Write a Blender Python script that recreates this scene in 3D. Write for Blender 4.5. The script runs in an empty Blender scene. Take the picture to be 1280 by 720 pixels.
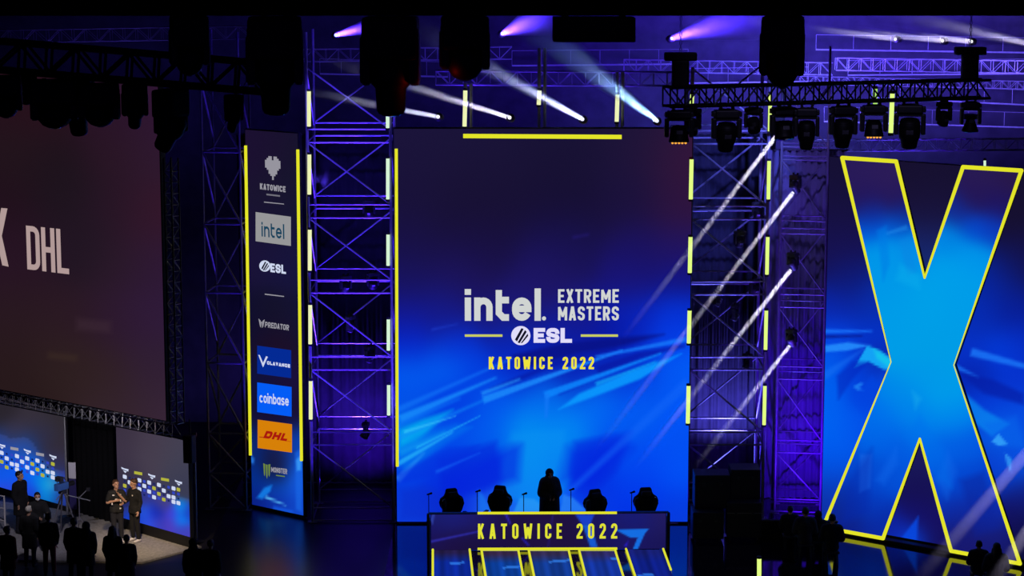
import bpy, bmesh, math, random
import numpy as np
from mathutils import Vector, Matrix, Quaternion

random.seed(7)
S = bpy.context.scene
COL = S.collection
R = math.radians

# ------------------------------------------------------------------ camera
F = 2800.0
PITCH = R(9.0)
CAM = Vector((0.0, 0.0, 17.16))
cd = bpy.data.cameras.new('camera')
cd.sensor_width = 36.0
cd.lens = F / 1280.0 * 36.0
cd.clip_start = 0.5
cd.clip_end = 400
cam = bpy.data.objects.new('camera', cd)
cam.location = CAM
cam.rotation_euler = (R(90) - PITCH, 0, 0)
COL.objects.link(cam)
S.camera = cam
FWD = Vector((0, math.cos(PITCH), -math.sin(PITCH)))
UP = Vector((0, math.sin(PITCH), math.cos(PITCH)))
RT = Vector((1, 0, 0))


def ray(px, py):
    return FWD + RT * ((px - 640) / F) - UP * ((py - 360) / F)


def at(px, py, Y):                      # a photo pixel read at a known distance
    d = ray(px, py)
    return CAM + d * (Y / d.y)


def floor_at(px, py, z=0.0):
    d = ray(px, py)
    return CAM + d * ((z - CAM.z) / d.z)


def pixel(p):
    q = Vector(p) - CAM
    w = q.dot(FWD)
    return 640 + F * q.dot(RT) / w, 360 - F * q.dot(UP) / w


# ------------------------------------------------------------------ materials
def lin(c):
    out = []
    for v in c[:3]:
        v = v / 255.0
        out.append(v / 12.92 if v <= 0.04045 else ((v + 0.055) / 1.055) ** 2.4)
    return tuple(out)


def emit(name, srgb, strength=1.0, sample=False):
    m = bpy.data.materials.new(name)
    m.use_nodes = True
    nt = m.node_tree
    nt.nodes.clear()
    o = nt.nodes.new('ShaderNodeOutputMaterial')
    e = nt.nodes.new('ShaderNodeEmission')
    e.inputs[0].default_value = (*lin(srgb), 1)
    e.inputs[1].default_value = strength
    nt.links.new(e.outputs[0], o.inputs[0])
    if not sample:
        m.cycles.emission_sampling = 'NONE'
    return m


def surf(name, srgb, rough=0.6, metal=0.0, spec=0.5, noise=0.0, scale=6.0, bump=0.0):
    m = bpy.data.materials.new(name)
    m.use_nodes = True
    nt = m.node_tree
    b = nt.nodes['Principled BSDF']
    b.inputs['Base Color'].default_value = (*lin(srgb), 1)
    b.inputs['Roughness'].default_value = rough
    b.inputs['Metallic'].default_value = metal
    b.inputs['Specular IOR Level'].default_value = spec
    if noise or bump:
        tc = nt.nodes.new('ShaderNodeTexCoord')
        n = nt.nodes.new('ShaderNodeTexNoise')
        n.inputs['Scale'].default_value = scale
        n.inputs['Detail'].default_value = 4
        nt.links.new(tc.outputs['Object'], n.inputs['Vector'])
        if noise:
            r = nt.nodes.new('ShaderNodeValToRGB')
            c = lin(srgb)
            r.color_ramp.elements[0].position = 0.3
            r.color_ramp.elements[1].position = 0.7
            r.color_ramp.elements[0].color = (*[v * (1 - noise) for v in c], 1)
            r.color_ramp.elements[1].color = (*[min(1, v * (1 + noise)) for v in c], 1)
            nt.links.new(n.outputs['Fac'], r.inputs['Fac'])
            nt.links.new(r.outputs['Color'], b.inputs['Base Color'])
        if bump:
            bp = nt.nodes.new('ShaderNodeBump')
            bp.inputs['Strength'].default_value = bump
            bp.inputs['Distance'].default_value = 0.02
            nt.links.new(n.outputs['Fac'], bp.inputs['Height'])
            nt.links.new(bp.outputs['Normal'], b.inputs['Normal'])
    return m


def display(name, strength=1.0):
    """LED wall picture: what the display shows, read from the panel's own attribute."""
    m = bpy.data.materials.new(name)
    m.use_nodes = True
    nt = m.node_tree
    nt.nodes.clear()
    o = nt.nodes.new('ShaderNodeOutputMaterial')
    e = nt.nodes.new('ShaderNodeEmission')
    a = nt.nodes.new('ShaderNodeAttribute')
    a.attribute_name = 'picture'
    nt.links.new(a.outputs['Color'], e.inputs[0])
    e.inputs[1].default_value = strength
    nt.links.new(e.outputs[0], o.inputs[0])
    m.cycles.emission_sampling = 'NONE'
    return m


M = dict(
    yellow=emit('yellow_light', (222, 222, 40), 1.05),
    desk_yellow=emit('yellow_letter_light', (224, 226, 52), 1.0),
    tube_warm=emit('warm_tube_light', (232, 238, 178), 1.05),
    tube_lime=emit('lime_tube_light', (222, 250, 130), 1.05),
    tube_white=emit('white_tube_light', (214, 244, 214), 1.0),
    tube_green=emit('green_tube_light', (170, 225, 110), 1.0),
    white_graphic=emit('white_graphic', (208, 212, 210)),
    lilac_graphic=emit('lilac_graphic', (224, 220, 250)),
    line_graphic=emit('yellow_line_graphic', (200, 205, 95)),
    word_graphic=emit('yellow_word_graphic', (238, 228, 60)),
    pale_pink_graphic=emit('pale_pink_graphic', (176, 152, 150)),
    grey_graphic=emit('grey_graphic', (150, 148, 158)),
    dim_graphic=emit('dim_grey_graphic', (112, 110, 122)),
    tile_grey=emit('pale_tile_graphic', (150, 150, 152)),
    tile_navy=emit('deep_blue_tile_graphic', (4, 42, 148)),
    tile_blue=emit('bright_blue_tile_graphic', (4, 92, 246)),
    tile_orange=emit('orange_tile_graphic', (214, 128, 8)),
    teal_graphic=emit('dark_teal_graphic', (20, 66, 92)),
    red_graphic=emit('red_graphic', (168, 22, 14)),
    green_graphic=emit('green_graphic', (108, 134, 62)),
    black_graphic=emit('black_graphic', (16, 14, 34)),
    patch_white=emit('white_patch_graphic', (205, 214, 240)),
    patch_yellow=emit('yellow_patch_graphic', (176, 176, 60)),
    patch_blue=emit('blue_patch_graphic', (50, 70, 190)),
    patch_navy=emit('navy_patch_graphic', (22, 34, 92)),
    amber=emit('amber_lamp', (250, 170, 60), 1.2),
    blue_lamp=emit('blue_lamp', (120, 200, 255), 2.0),
    white_lamp=emit('white_lamp', (235, 232, 255), 1.3),
    black=surf('black_paint', (22, 21, 24), 0.55, noise=0.2, scale=9),
    soft_black=surf('black_cloth', (18, 17, 20), 0.95, spec=0.1, noise=0.3, scale=30, bump=0.2),
    charcoal=surf('charcoal_plastic', (44, 43, 48), 0.45, noise=0.15, scale=12),
    glass=surf('dark_lens', (14, 14, 22), 0.08, spec=0.8),
    steel=surf('aluminium_tube', (176, 176, 184), 0.38, metal=0.55, noise=0.12, scale=7),
    dull_steel=surf('dull_steel_tube', (120, 118, 128), 0.5, metal=0.4, noise=0.15, scale=7),
    dark_steel=surf('black_coated_truss', (26, 25, 30), 0.45, metal=0.3, noise=0.15, scale=7),
    drape=surf('stage_drape', (56, 54, 64), 0.95, spec=0.05, noise=0.2, scale=2.0),
    scrim=surf('scrim_cloth', (120, 116, 138), 0.95, spec=0.05, noise=0.12, scale=1.5),
    carpet=surf('grey_carpet', (150, 146, 142), 0.9, spec=0.1, noise=0.2, scale=14, bump=0.2),
    satin=surf('satin_black_floor', (14, 13, 18), 0.28, noise=0.3, scale=3),
    hall=surf('hall_floor', (26, 24, 30), 0.6, noise=0.3, scale=3),
    skin=surf('skin', (196, 148, 120), 0.55, noise=0.06, scale=25),
    skin_tan=surf('skin_tan', (170, 122, 96), 0.55, noise=0.06, scale=25),
    hair_dark=surf('dark_hair', (26, 20, 18), 0.6, noise=0.3, scale=40),
    hair_brown=surf('brown_hair', (74, 48, 30), 0.6, noise=0.3, scale=40),
    hair_fair=surf('fair_hair', (196, 188, 172), 0.7, noise=0.2, scale=40),
    coat_black=surf('black_coat', (13, 12, 14), 0.9, noise=0.25, scale=18),
    coat_grey=surf('charcoal_coat', (38, 36, 44), 0.9, noise=0.25, scale=18),
    coat_brown=surf('dark_brown_coat', (48, 36, 32), 0.9, noise=0.25, scale=18),
    coat_red=surf('dark_red_coat', (96, 22, 22), 0.9, noise=0.25, scale=18),
    red_cloth=surf('red_cloth', (150, 42, 44), 0.9, noise=0.2, scale=14),
    trouser_dark=surf('dark_trousers', (24, 24, 34), 0.9, noise=0.2, scale=18),
    jersey=surf('black_jersey', (18, 17, 18), 0.8, noise=0.25, scale=18),
    jersey_white=surf('white_jersey_print', (220, 214, 206), 0.8),
    shoe_white=surf('white_shoe', (214, 208, 206), 0.6),
    shoe_black=surf('black_shoe', (20, 20, 22), 0.5),
    mask_white=surf('white_mask', (214, 214, 216), 0.8),
    eye=surf('dark_eye', (16, 14, 14), 0.2),
    paper=surf('white_paper', (226, 222, 230), 0.8),
    case_black=surf('flight_case', (18, 17, 24), 0.5, noise=0.2, scale=5),
    case_edge=surf('case_edge_metal', (120, 112, 130), 0.3, metal=0.8),
    camera_bluelit=surf('bluelit_camera_body', (70, 120, 200), 0.4),  # blue light on the camera painted into its body colour
)
# mirror-black stage floor
m = bpy.data.materials.new('gloss_black_floor')
m.use_nodes = True
b = m.node_tree.nodes['Principled BSDF']
b.inputs['Base Color'].default_value = (0.004, 0.004, 0.007, 1)
b.inputs['Roughness'].default_value = 0.06
b.inputs['IOR'].default_value = 2.1
nt = m.node_tree
tc = nt.nodes.new('ShaderNodeTexCoord')
nz = nt.nodes.new('ShaderNodeTexNoise')
nz.inputs['Scale'].default_value = 1.3
mr = nt.nodes.new('ShaderNodeMapRange')
mr.inputs['To Min'].default_value = 0.04
mr.inputs['To Max'].default_value = 0.11
nt.links.new(tc.outputs['Object'], nz.inputs['Vector'])
nt.links.new(nz.outputs['Fac'], mr.inputs['Value'])
nt.links.new(mr.outputs['Result'], b.inputs['Roughness'])
M['gloss'] = m


# ------------------------------------------------------------------ mesh helpers
class MB:
    def __init__(s):
        s.v, s.f = [], []

    def add(s, vs, fs):
        o = len(s.v)
        s.v += [tuple(v) for v in vs]
        s.f += [tuple(i + o for i in f) for f in fs]
        return s

    def box(s, a, b):
        (x0, y0, z0), (x1, y1, z1) = a, b
        return s.add([(x0, y0, z0), (x1, y0, z0), (x1, y1, z0), (x0, y1, z0), (x0, y0, z1), (x1, y0, z1), (x1, y1, z1), (x0, y1, z1)],
                     [(0, 3, 2, 1), (4, 5, 6, 7), (0, 1, 5, 4), (1, 2, 6, 5), (2, 3, 7, 6), (3, 0, 4, 7)])

    def bevbox(s, a, b, r):
        bm = bmesh.new()
        bmesh.ops.create_cube(bm, size=1)
        for v in bm.verts:
            v.co = Vector(((a[i] + b[i]) / 2 + v.co[i] * (b[i] - a[i]) for i in range(3)))
        bmesh.ops.bevel(bm, geom=bm.edges[:], offset=r, segments=2, affect='EDGES', profile=0.6)
        return s.frombm(bm)

    def frombm(s, bm, mat=None):
        bm.verts.index_update()
        vs = [(mat @ v.co if mat else v.co) for v in bm.verts]
        s.add(vs, [[v.index for v in f.verts] for f in bm.faces])
        bm.free()
        return s

    def tube(s, p, q, r, n=8, r2=None):
        p, q = Vector(p), Vector(q)
        d = (q - p)
        if d.length < 1e-6:
            return s
        d.normalize()
        a = d.orthogonal().normalized()
        b = d.cross(a)
        r2 = r if r2 is None else r2
        vs = []
        for c, rr in ((p, r), (q, r2)):
            for i in range(n):
                t = 2 * math.pi * i / n
                vs.append(c + (a * math.cos(t) + b * math.sin(t)) * rr)
        fs = [(i, (i + 1) % n, n + (i + 1) % n, n + i) for i in range(n)]
        fs += [tuple(range(n - 1, -1, -1)), tuple(range(n, 2 * n))]
        return s.add(vs, fs)

    def path(s, pts, r, n=8):
        pts = [Vector(p) for p in pts]
        for a, b in zip(pts, pts[1:]):
            s.tube(a, b, r, n)
        for p in pts[1:-1]:
            s.ball(p, (r, r, r), 8, 6)
        return s

    def ball(s, c, rad, u=14, v=10, mat=None):
        bm = bmesh.new()
        bmesh.ops.create_uvsphere(bm, u_segments=u, v_segments=v, radius=1)
        for w in bm.verts:
            w.co = Vector((w.co.x * rad[0], w.co.y * rad[1], w.co.z * rad[2]))
            if mat:
                w.co = mat @ w.co
            w.co += Vector(c)
        return s.frombm(bm)

    def lathe(s, prof, n=20, axis='z', mat=None):
        """prof: (radius, height) along the axis, closed by its own end points"""
        vs = []
        for (r, h) in prof:
            for i in range(n):
                t = 2 * math.pi * i / n
                p = Vector((r * math.cos(t), r * math.sin(t), h))
                if axis == 'y':
                    p = Vector((p.x, p.z, p.y))
                vs.append(mat @ p if mat else p)
        fs = []
        for k in range(len(prof) - 1):
            for i in range(n):
                j = (i + 1) % n
                fs.append((k * n + i, k * n + j, (k + 1) * n + j, (k + 1) * n + i))
        fs.append(tuple(range(n - 1, -1, -1)))
        k = len(prof) - 1
        fs.append(tuple(k * n + i for i in range(n)))
        return s.add(vs, fs)

    def prism(s, poly, y0, y1):
        """poly: (x, z) outline, given depth along y"""
        n = len(poly)
        vs = [(x, y0, z) for x, z in poly] + [(x, y1, z) for x, z in poly]
        fs = [tuple(range(n)), tuple(range(2 * n - 1, n - 1, -1))]
        fs += [(i, n + i, n + (i + 1) % n, (i + 1) % n) for i in range(n)]
        return s.add(vs, fs)

    def build(s, name, mat, parent=None, smooth=False):
        me = bpy.data.meshes.new(name)
        me.from_pydata(s.v, [], s.f)
        me.validate()
        bm = bmesh.new()
        bm.from_mesh(me)
        bmesh.ops.recalc_face_normals(bm, faces=bm.faces[:])
        bm.to_mesh(me)
        bm.free()
        if smooth:
            for p in me.polygons:
                p.use_smooth = True
        return link(name, me, mat, parent)


def link(name, me, mat, parent=None):
    if mat is not None:
        me.materials.clear()
        me.materials.append(M[mat] if isinstance(mat, str) else mat)
    o = bpy.data.objects.new(name, me)
    COL.objects.link(o)
    if parent is not None:
        o.parent = parent
    return o


def tag(o, label=None, cat=None, group=None, kind=None):
    for k, v in (('label', label), ('category', cat), ('group', group), ('kind', kind)):
        if v:
            o[k] = v
    return o


def thing(name, label, cat, loc=(0, 0, 0), rz=0.0, group=None):
    o = bpy.data.objects.new(name, None)
    o.empty_display_size = 0.2
    COL.objects.link(o)
    o.location = loc
    o.rotation_euler = (0, 0, rz)
    return tag(o, label, cat, group)


KIDS = {}


def copy_tree(o, parent=None):
    c = o.copy()
    COL.objects.link(c)
    c.parent = parent
    for ch in [x for x in bpy.data.objects if x.parent is o]:
        copy_tree(ch, c)
    return c


def aim(o, p, q, roll_up=Vector((0, 0, 1))):
    """local +x of o runs from p to q, local z as near to up as can be"""
    d = (Vector(q) - Vector(p)).normalized()
    y = roll_up.cross(d).normalized()
    z = d.cross(y)
    o.rotation_mode = 'QUATERNION'
    mt = Matrix((d, y, z)).transposed()
    o.rotation_quaternion = mt.to_quaternion()
    o.location = p
# ------------------------------------------------------------------ lettering (stroked outlines)
def arc(cx, cy, rx, ry, a0, a1, n=5):
    return [(cx + rx * math.cos(R(a0 + (a1 - a0) * i / n)), cy + ry * math.sin(R(a0 + (a1 - a0) * i / n))) for i in range(n + 1)]


def glyph(ch, w, t):
    l, r, b, T = t / 2, w - t / 2, t / 2, 1 - t / 2
    m = 0.5
    k = min(0.2, (r - l) / 2)
    C = lambda x, y, a: arc(x, y, k, k, a, a + 90)
    ring = C(r - k, T - k, 0) + C(l + k, T - k, 90) + C(l + k, b + k, 180) + C(r - k, b + k, 270)
    g = {
        'O': [(ring, 1)], '0': [(ring, 1)],
        'D': [([(l, b), (l, T)] + C(r - k, T - k, 0)[::-1] + C(r - k, b + k, 270)[::-1], 1)],
        'B': [([(l, b), (l, T)] + C(r - k, T - k, 0)[::-1] + C(r - k, m + k, 270)[::-1], 1), ([(l, m), (r - k, m)] + C(r - k, b + k, 270)[::-1][:0] + C(r - k, m - k, 0)[::-1] + C(r - k, b + k, 270)[::-1] + [(l, b)], 0)],
        'K': [([(l, 0), (l, 1)], 0), ([(r, 1), (l + t * 0.4, m - 0.02)], 0), ([(l + (r - l) * 0.3, m + 0.08), (r, 0)], 0)],
        'A': [([(l * 0.9, 0), (w / 2 - t * .12, T), (w / 2 + t * .12, T), (w - l * 0.9, 0)], 0), ([(w * 0.22, 0.27), (w * 0.78, 0.27)], 0)],
        'T': [([(0, T), (w, T)], 0), ([(w / 2, 0), (w / 2, T)], 0)],
        'W': [([(l * .8, 1), (w * 0.28, b * .6), (w / 2, 0.72), (w * 0.72, b * .6), (w - l * .8, 1)], 0)],
        'M': [([(l, 0), (l, T), (w / 2, 0.3), (r, T), (r, 0)], 0)],
        'N': [([(l, 0), (l, T), (r, b), (r, 1)], 0)],
        'I': [([(w / 2, 0), (w / 2, 1)], 0)],
        'C': [([(r, 0.66)] + C(r - k, T - k, 0) + C(l + k, T - k, 90) + C(l + k, b + k, 180) + C(r - k, b + k, 270) + [(r, 0.34)], 0)],
        'G': [([(r, 0.66)] + C(r - k, T - k, 0) + C(l + k, T - k, 90) + C(l + k, b + k, 180) + C(r - k, b + k, 270) + [(r, 0.48), (w * .55, 0.48)], 0)],
        'E': [([(w, b), (l, b), (l, T), (w, T)], 0), ([(l, m), (w * 0.88, m)], 0)],
        'F': [([(l, 0), (l, T), (w, T)], 0), ([(l, m), (w * 0.88, m)], 0)],
        'H': [([(l, 0), (l, 1)], 0), ([(r, 0), (r, 1)], 0), ([(l, m), (r, m)], 0)],
        'L': [([(l, 1), (l, b), (w, b)], 0)],
        'P': [([(l, 0), (l, T)] + C(r - k, T - k, 0)[::-1] + C(r - k, 0.44 + k, 270)[::-1] + [(l, 0.44)], 0)],
        'R': [([(l, 0), (l, T)] + C(r - k, T - k, 0)[::-1] + C(r - k, 0.46 + k, 270)[::-1] + [(l, 0.46)], 0), ([(w * 0.5, 0.46), (r, 0)], 0)],
        'S': [([(r, 0.70)] + C(r - k, T - k, 0) + C(l + k, T - k, 90) + [(l, 0.64), (l + .04, 0.57), (r - .04, 0.43), (r, 0.36)] + C(r - k, b + k, 270)[::-1] + C(l + k, b + k, 180)[::-1] + [(l, 0.30)], 0)],
        '2': [([(l, 0.70)] + C(l + k, T - k, 90)[::-1] + C(r - k, T - k, 0)[::-1] + [(r, 0.60), (l, 0.14), (l, b), (w, b)], 0)],
        'X': [([(l, 0), (r, 1)], 0), ([(l, 1), (r, 0)], 0)],
        'Y': [([(l, 1), (w / 2, 0.45), (r, 1)], 0), ([(w / 2, 0), (w / 2, 0.47)], 0)],
        'V': [([(l, 1), (w / 2, b), (r, 1)], 0)],
    }
    # lower case: x height 0.72
    h = 0.72 - t / 2
    kk = min(0.3, (r - l) / 2)
    c2 = lambda x, y, a: arc(x, y, kk, kk, a, a + 90)
    bowl = c2(r - kk, h - kk, 0) + c2(l + kk, h - kk, 90) + c2(l + kk, b + kk, 180) + c2(r - kk, b + kk, 270)
    g.update({
        'i': [([(w / 2, 0), (w / 2, 0.72)], 0), ([(w / 2, 0.80), (w / 2, 0.98)], 0)],
        'n': [([(l, 0), (l, 0.72)], 0), ([(l, h - kk)] + c2(l + kk, h - kk, 90)[::-1] + c2(r - kk, h - kk, 0)[::-1] + [(r, 0)], 0)],
        't': [([(l, 0.95), (l, b + .14), (l + .14, b), (w, b)], 0), ([(l, 0.64), (w, 0.64)], 0)],
        'e': [([(l, .37), (r, .37)] + c2(r - kk, h - kk, 0) + c2(l + kk, h - kk, 90) + c2(l + kk, b + kk, 180) + arc(r - kk, b + kk, kk, kk, 270, 335), 0)],
        'l': [([(w / 2, 0), (w / 2, 1)], 0)],
        'c': [(arc(r - kk, h - kk, kk, kk, 30, 90) + c2(l + kk, h - kk, 90) + c2(l + kk, b + kk, 180) + arc(r - kk, b + kk, kk, kk, 270, 330), 0)],
        'o': [(bowl, 1)],
        'b': [(bowl, 1), ([(l, 0), (l, 1)], 0)],
        'a': [(bowl, 1), ([(r, 0), (r, 0.72)], 0)],
        's': [([(r, 0.54), (r - .08, h), (l + .1, h), (l, .50), (l + .08, .40), (r - .08, .32), (r, .22), (r - .1, b), (l + .08, b), (l, .18)], 0)],
    })
    return g.get(ch, [])


WID = {'I': .5, 'M': 1.3, 'W': 1.35, 'i': .5, 'l': .5, 't': .72, 'T': .95, ' ': .62, 'X': 1.0, 'e': 1.05, 'L': .88, 'E': .88}


def ribbon(mb, pts, closed, t, put):
    # strokes that meet at a sharp point are laid as separate bars running past the corner
    if not closed and len(pts) > 2:
        V = [Vector((p[0], p[1])) for p in pts]
        for i in range(1, len(V) - 1):
            a, c = V[i] - V[i - 1], V[i + 1] - V[i]
            if a.length > 1e-4 and c.length > 1e-4 and a.normalized().dot(c.normalized()) < -.25:
                e1, e2 = a.normalized() * t * .25, c.normalized() * t * .25
                ribbon(mb, [tuple(v) for v in V[:i]] + [tuple(V[i] + e1)], False, t, put)
                ribbon(mb, [tuple(V[i] - e2)] + [tuple(v) for v in V[i + 1:]], False, t, put)
                return
    P = []
    for p in pts:
        p = Vector((p[0], p[1]))
        if not P or (p - P[-1]).length > 1e-4:
            P.append(p)
    if closed and (P[0] - P[-1]).length < 1e-4:
        P.pop()
    n = len(P)
    L, Rr = [], []
    for i in range(n):
        a = P[i - 1] if (closed or i > 0) else None
        c = P[(i + 1) % n] if (closed or i < n - 1) else None
        d1 = (P[i] - a).normalized() if a is not None else None
        d2 = (c - P[i]).normalized() if c is not None else None
        if d1 is None:
            d1 = d2
        if d2 is None:
            d2 = d1
        n1, n2 = Vector((-d1.y, d1.x)), Vector((-d2.y, d2.x))
        mm = n1 + n2
        mm = n1 if mm.length < 1e-4 else mm.normalized()
        s = min(1.6, 1 / max(0.3, mm.dot(n1)))
        L.append(P[i] + mm * (t / 2 * s))
        Rr.append(P[i] - mm * (t / 2 * s))
    vs = [put(p) for p in L] + [put(p) for p in Rr]
    fs = []
    for i in range(n if closed else n - 1):
        j = (i + 1) % n
        fs.append((i, j, n + j, n + i))
    mb.add(vs, fs)


def lettering(mb, s, x0, z0, x1, h, wf=0.5, t=0.16, gap=0.12, y=0.0, slant=0.0, tx=None, drop=0.0):
    """write s from x0 to x1, baseline z0, height h, on the plane y (drop tilts the baseline)"""
    adv, tot = [], 0.0
    for ch in s:
        w = wf * WID.get(ch, 1.0)
        if ch in 'Il':
            w = t
        if ch == 'i':
            w = t
        adv.append((tot, w))
        tot += w + gap
    tot -= gap
    sx = (x1 - x0) / tot
    for ch, (a, w) in zip(s, adv):
        for pts, cl in glyph(ch, w, t):
            def put(p, a=a):
                u = a + p[0] + slant * p[1]
                return (x0 + u * sx, y, z0 + p[1] * h + drop * u * sx)
            # keep stroke weight even when the word is squeezed
            ribbon(mb, pts, cl, t, put)
    return mb
# ------------------------------------------------------------------ display panels
class Panel:
    def __init__(s, P0, ang):
        s.P0, s.ang = Vector(P0), ang
        s.rot = Matrix.Rotation(ang, 3, 'Z')
        s.inv = s.rot.transposed()
        s.nrm = s.rot @ Vector((0, -1, 0))

    def uv(s, px, py, y=0.0):
        d = ray(px, py)
        P = s.P0 + s.rot @ Vector((0, y, 0))
        t = (P - CAM).dot(s.nrm) / d.dot(s.nrm)
        q = s.inv @ (CAM + d * t - s.P0)
        return q.x, q.z

    def px(s, x, z, y=0.0):
        return pixel(s.P0 + s.rot @ Vector((x, y, z)))


def shade_field(samples, sigma=26.0):
    """smooth picture field through colour samples given at photo points"""
    sx = np.array([p[0] for p in samples], float)
    sy = np.array([p[1] for p in samples], float)
    sc = np.array([p[2] for p in samples], float)
    # spacing-aware kernel: each sample reaches about as far as its neighbours
    dd = np.hypot(sx[:, None] - sx, sy[:, None] - sy)
    np.fill_diagonal(dd, 1e9)
    near = np.sort(dd, 1)[:, :3].mean(1)
    sg = np.clip(near * .48, sigma * .35, sigma * 1.6)

    def f(X, Y):
        d2 = (X[..., None] - sx) ** 2 + (Y[..., None] - sy) ** 2
        w = np.exp(-d2 / (2 * sg ** 2)) + 1e-7 / (1 + d2 / 400.0)
        return (w[..., None] * sc).sum(-2) / w.sum(-1)[..., None]
    return f


def soft_poly(X, Y, poly, soft):
    """1 inside a convex or concave outline, easing to 0 over soft pixels outside / inside its edge"""
    n = len(poly)
    inside = np.zeros(X.shape, bool)
    dist = np.full(X.shape, 1e9)
    for i in range(n):
        x0, y0 = poly[i]
        x1, y1 = poly[(i + 1) % n]
        cond = ((y0 > Y) != (y1 > Y)) & (X < (x1 - x0) * (Y - y0) / ((y1 - y0) or 1e-9) + x0)
        inside ^= cond
        ex, ey = x1 - x0, y1 - y0
        t = np.clip(((X - x0) * ex + (Y - y0) * ey) / (ex * ex + ey * ey + 1e-9), 0, 1)
        dist = np.minimum(dist, np.hypot(X - x0 - t * ex, Y - y0 - t * ey))
    sd = np.where(inside, dist, -dist)
    return np.clip(sd / soft + 0.5, 0, 1)


def lin_np(c):
    c = np.clip(c / 255.0, 0, 1)
    return np.where(c <= 0.04045, c / 12.92, ((c + 0.055) / 1.055) ** 2.4)


def picture_grid(name, pan, x0, x1, z0, z1, nx, nz, field, shards, mat, parent, y=-0.004, mask=None, poly_xz=None):
    xs = np.linspace(x0, x1, nx)
    zs = np.linspace(z0, z1, nz)
    XX, ZZ = np.meshgrid(xs, zs)
    W = np.array(pan.rot) @ np.stack([XX.ravel(), np.full(XX.size, y), ZZ.ravel()]) + np.array(pan.P0)[:, None]
    q = W - np.array(CAM)[:, None]
    w = np.array(FWD) @ q
    PX = (640 + F * (np.array(RT) @ q) / w).reshape(XX.shape)
    PY = (360 - F * (np.array(UP) @ q) / w).reshape(XX.shape)
    c = field(PX, PY)
    for poly, col, alpha, soft in shards:
        a = soft_poly(PX, PY, poly, soft)[..., None] * alpha
        c = c * (1 - a) + np.array(col, float) * a
    c = lin_np(c)
    keep = np.ones((nz - 1, nx - 1), bool)
    co = np.stack([XX.ravel(), np.full(XX.size, y), ZZ.ravel()], 1)
    me = bpy.data.meshes.new(name)
    idx = np.arange(nx * nz).reshape(nz, nx)
    fa = np.stack([idx[:-1, :-1], idx[:-1, 1:], idx[1:, 1:], idx[1:, :-1]], -1).reshape(-1, 4)
    me.from_pydata(co.tolist(), [], fa.tolist())
    at_ = me.attributes.new('picture', 'FLOAT_COLOR', 'POINT')
    rgba = np.concatenate([c.reshape(-1, 3), np.ones((c.size // 3, 1))], 1).astype(np.float32)
    at_.data.foreach_set('color', rgba.ravel())
    return link(name, me, mat, parent)


def streak(x0, y0, x1, y1, w0, w1=None):
    w1 = w0 if w1 is None else w1
    d = Vector((x1 - x0, y1 - y0)).normalized()
    n = Vector((-d.y, d.x))
    return [(x0 + n.x * w0 / 2, y0 + n.y * w0 / 2), (x1 + n.x * w1 / 2, y1 + n.y * w1 / 2), (x1 - n.x * w1 / 2, y1 - n.y * w1 / 2), (x0 - n.x * w0 / 2, y0 - n.y * w0 / 2)]


LED = display('led_picture')


def bar_local(pan, pts, r, y=-0.05):
    """round light tube through photo points that lie on the panel"""
    mb = MB()
    q = [pan.uv(px, py, y) for px, py in pts]
    for (a, b), (c, d) in zip(q, q[1:]):
        mb.tube((a, y, b), (c, y, d), r, 10)
    return mb


def quad(pan, pts, y=-0.01):
    q = [pan.uv(px, py, y) for px, py in pts]
    return MB().add([(a, y, b) for a, b in q], [tuple(range(len(q)))])


def words(pan, s, p0, p1, hpx, mat, parent, name='lettering', y=-0.014, **kw):
    """baseline from photo point p0 to p1, cap height hpx at p0"""
    a, za = pan.uv(*p0, y)
    c, zc = pan.uv(*p1, y)
    _, zt = pan.uv(p0[0], p0[1] - hpx, y)
    mb = MB()
    lettering(mb, s, a, za, c, zt - za, y=y, drop=(zc - za) / (c - a), **kw)
    return mb.build(name, mat, parent)


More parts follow.
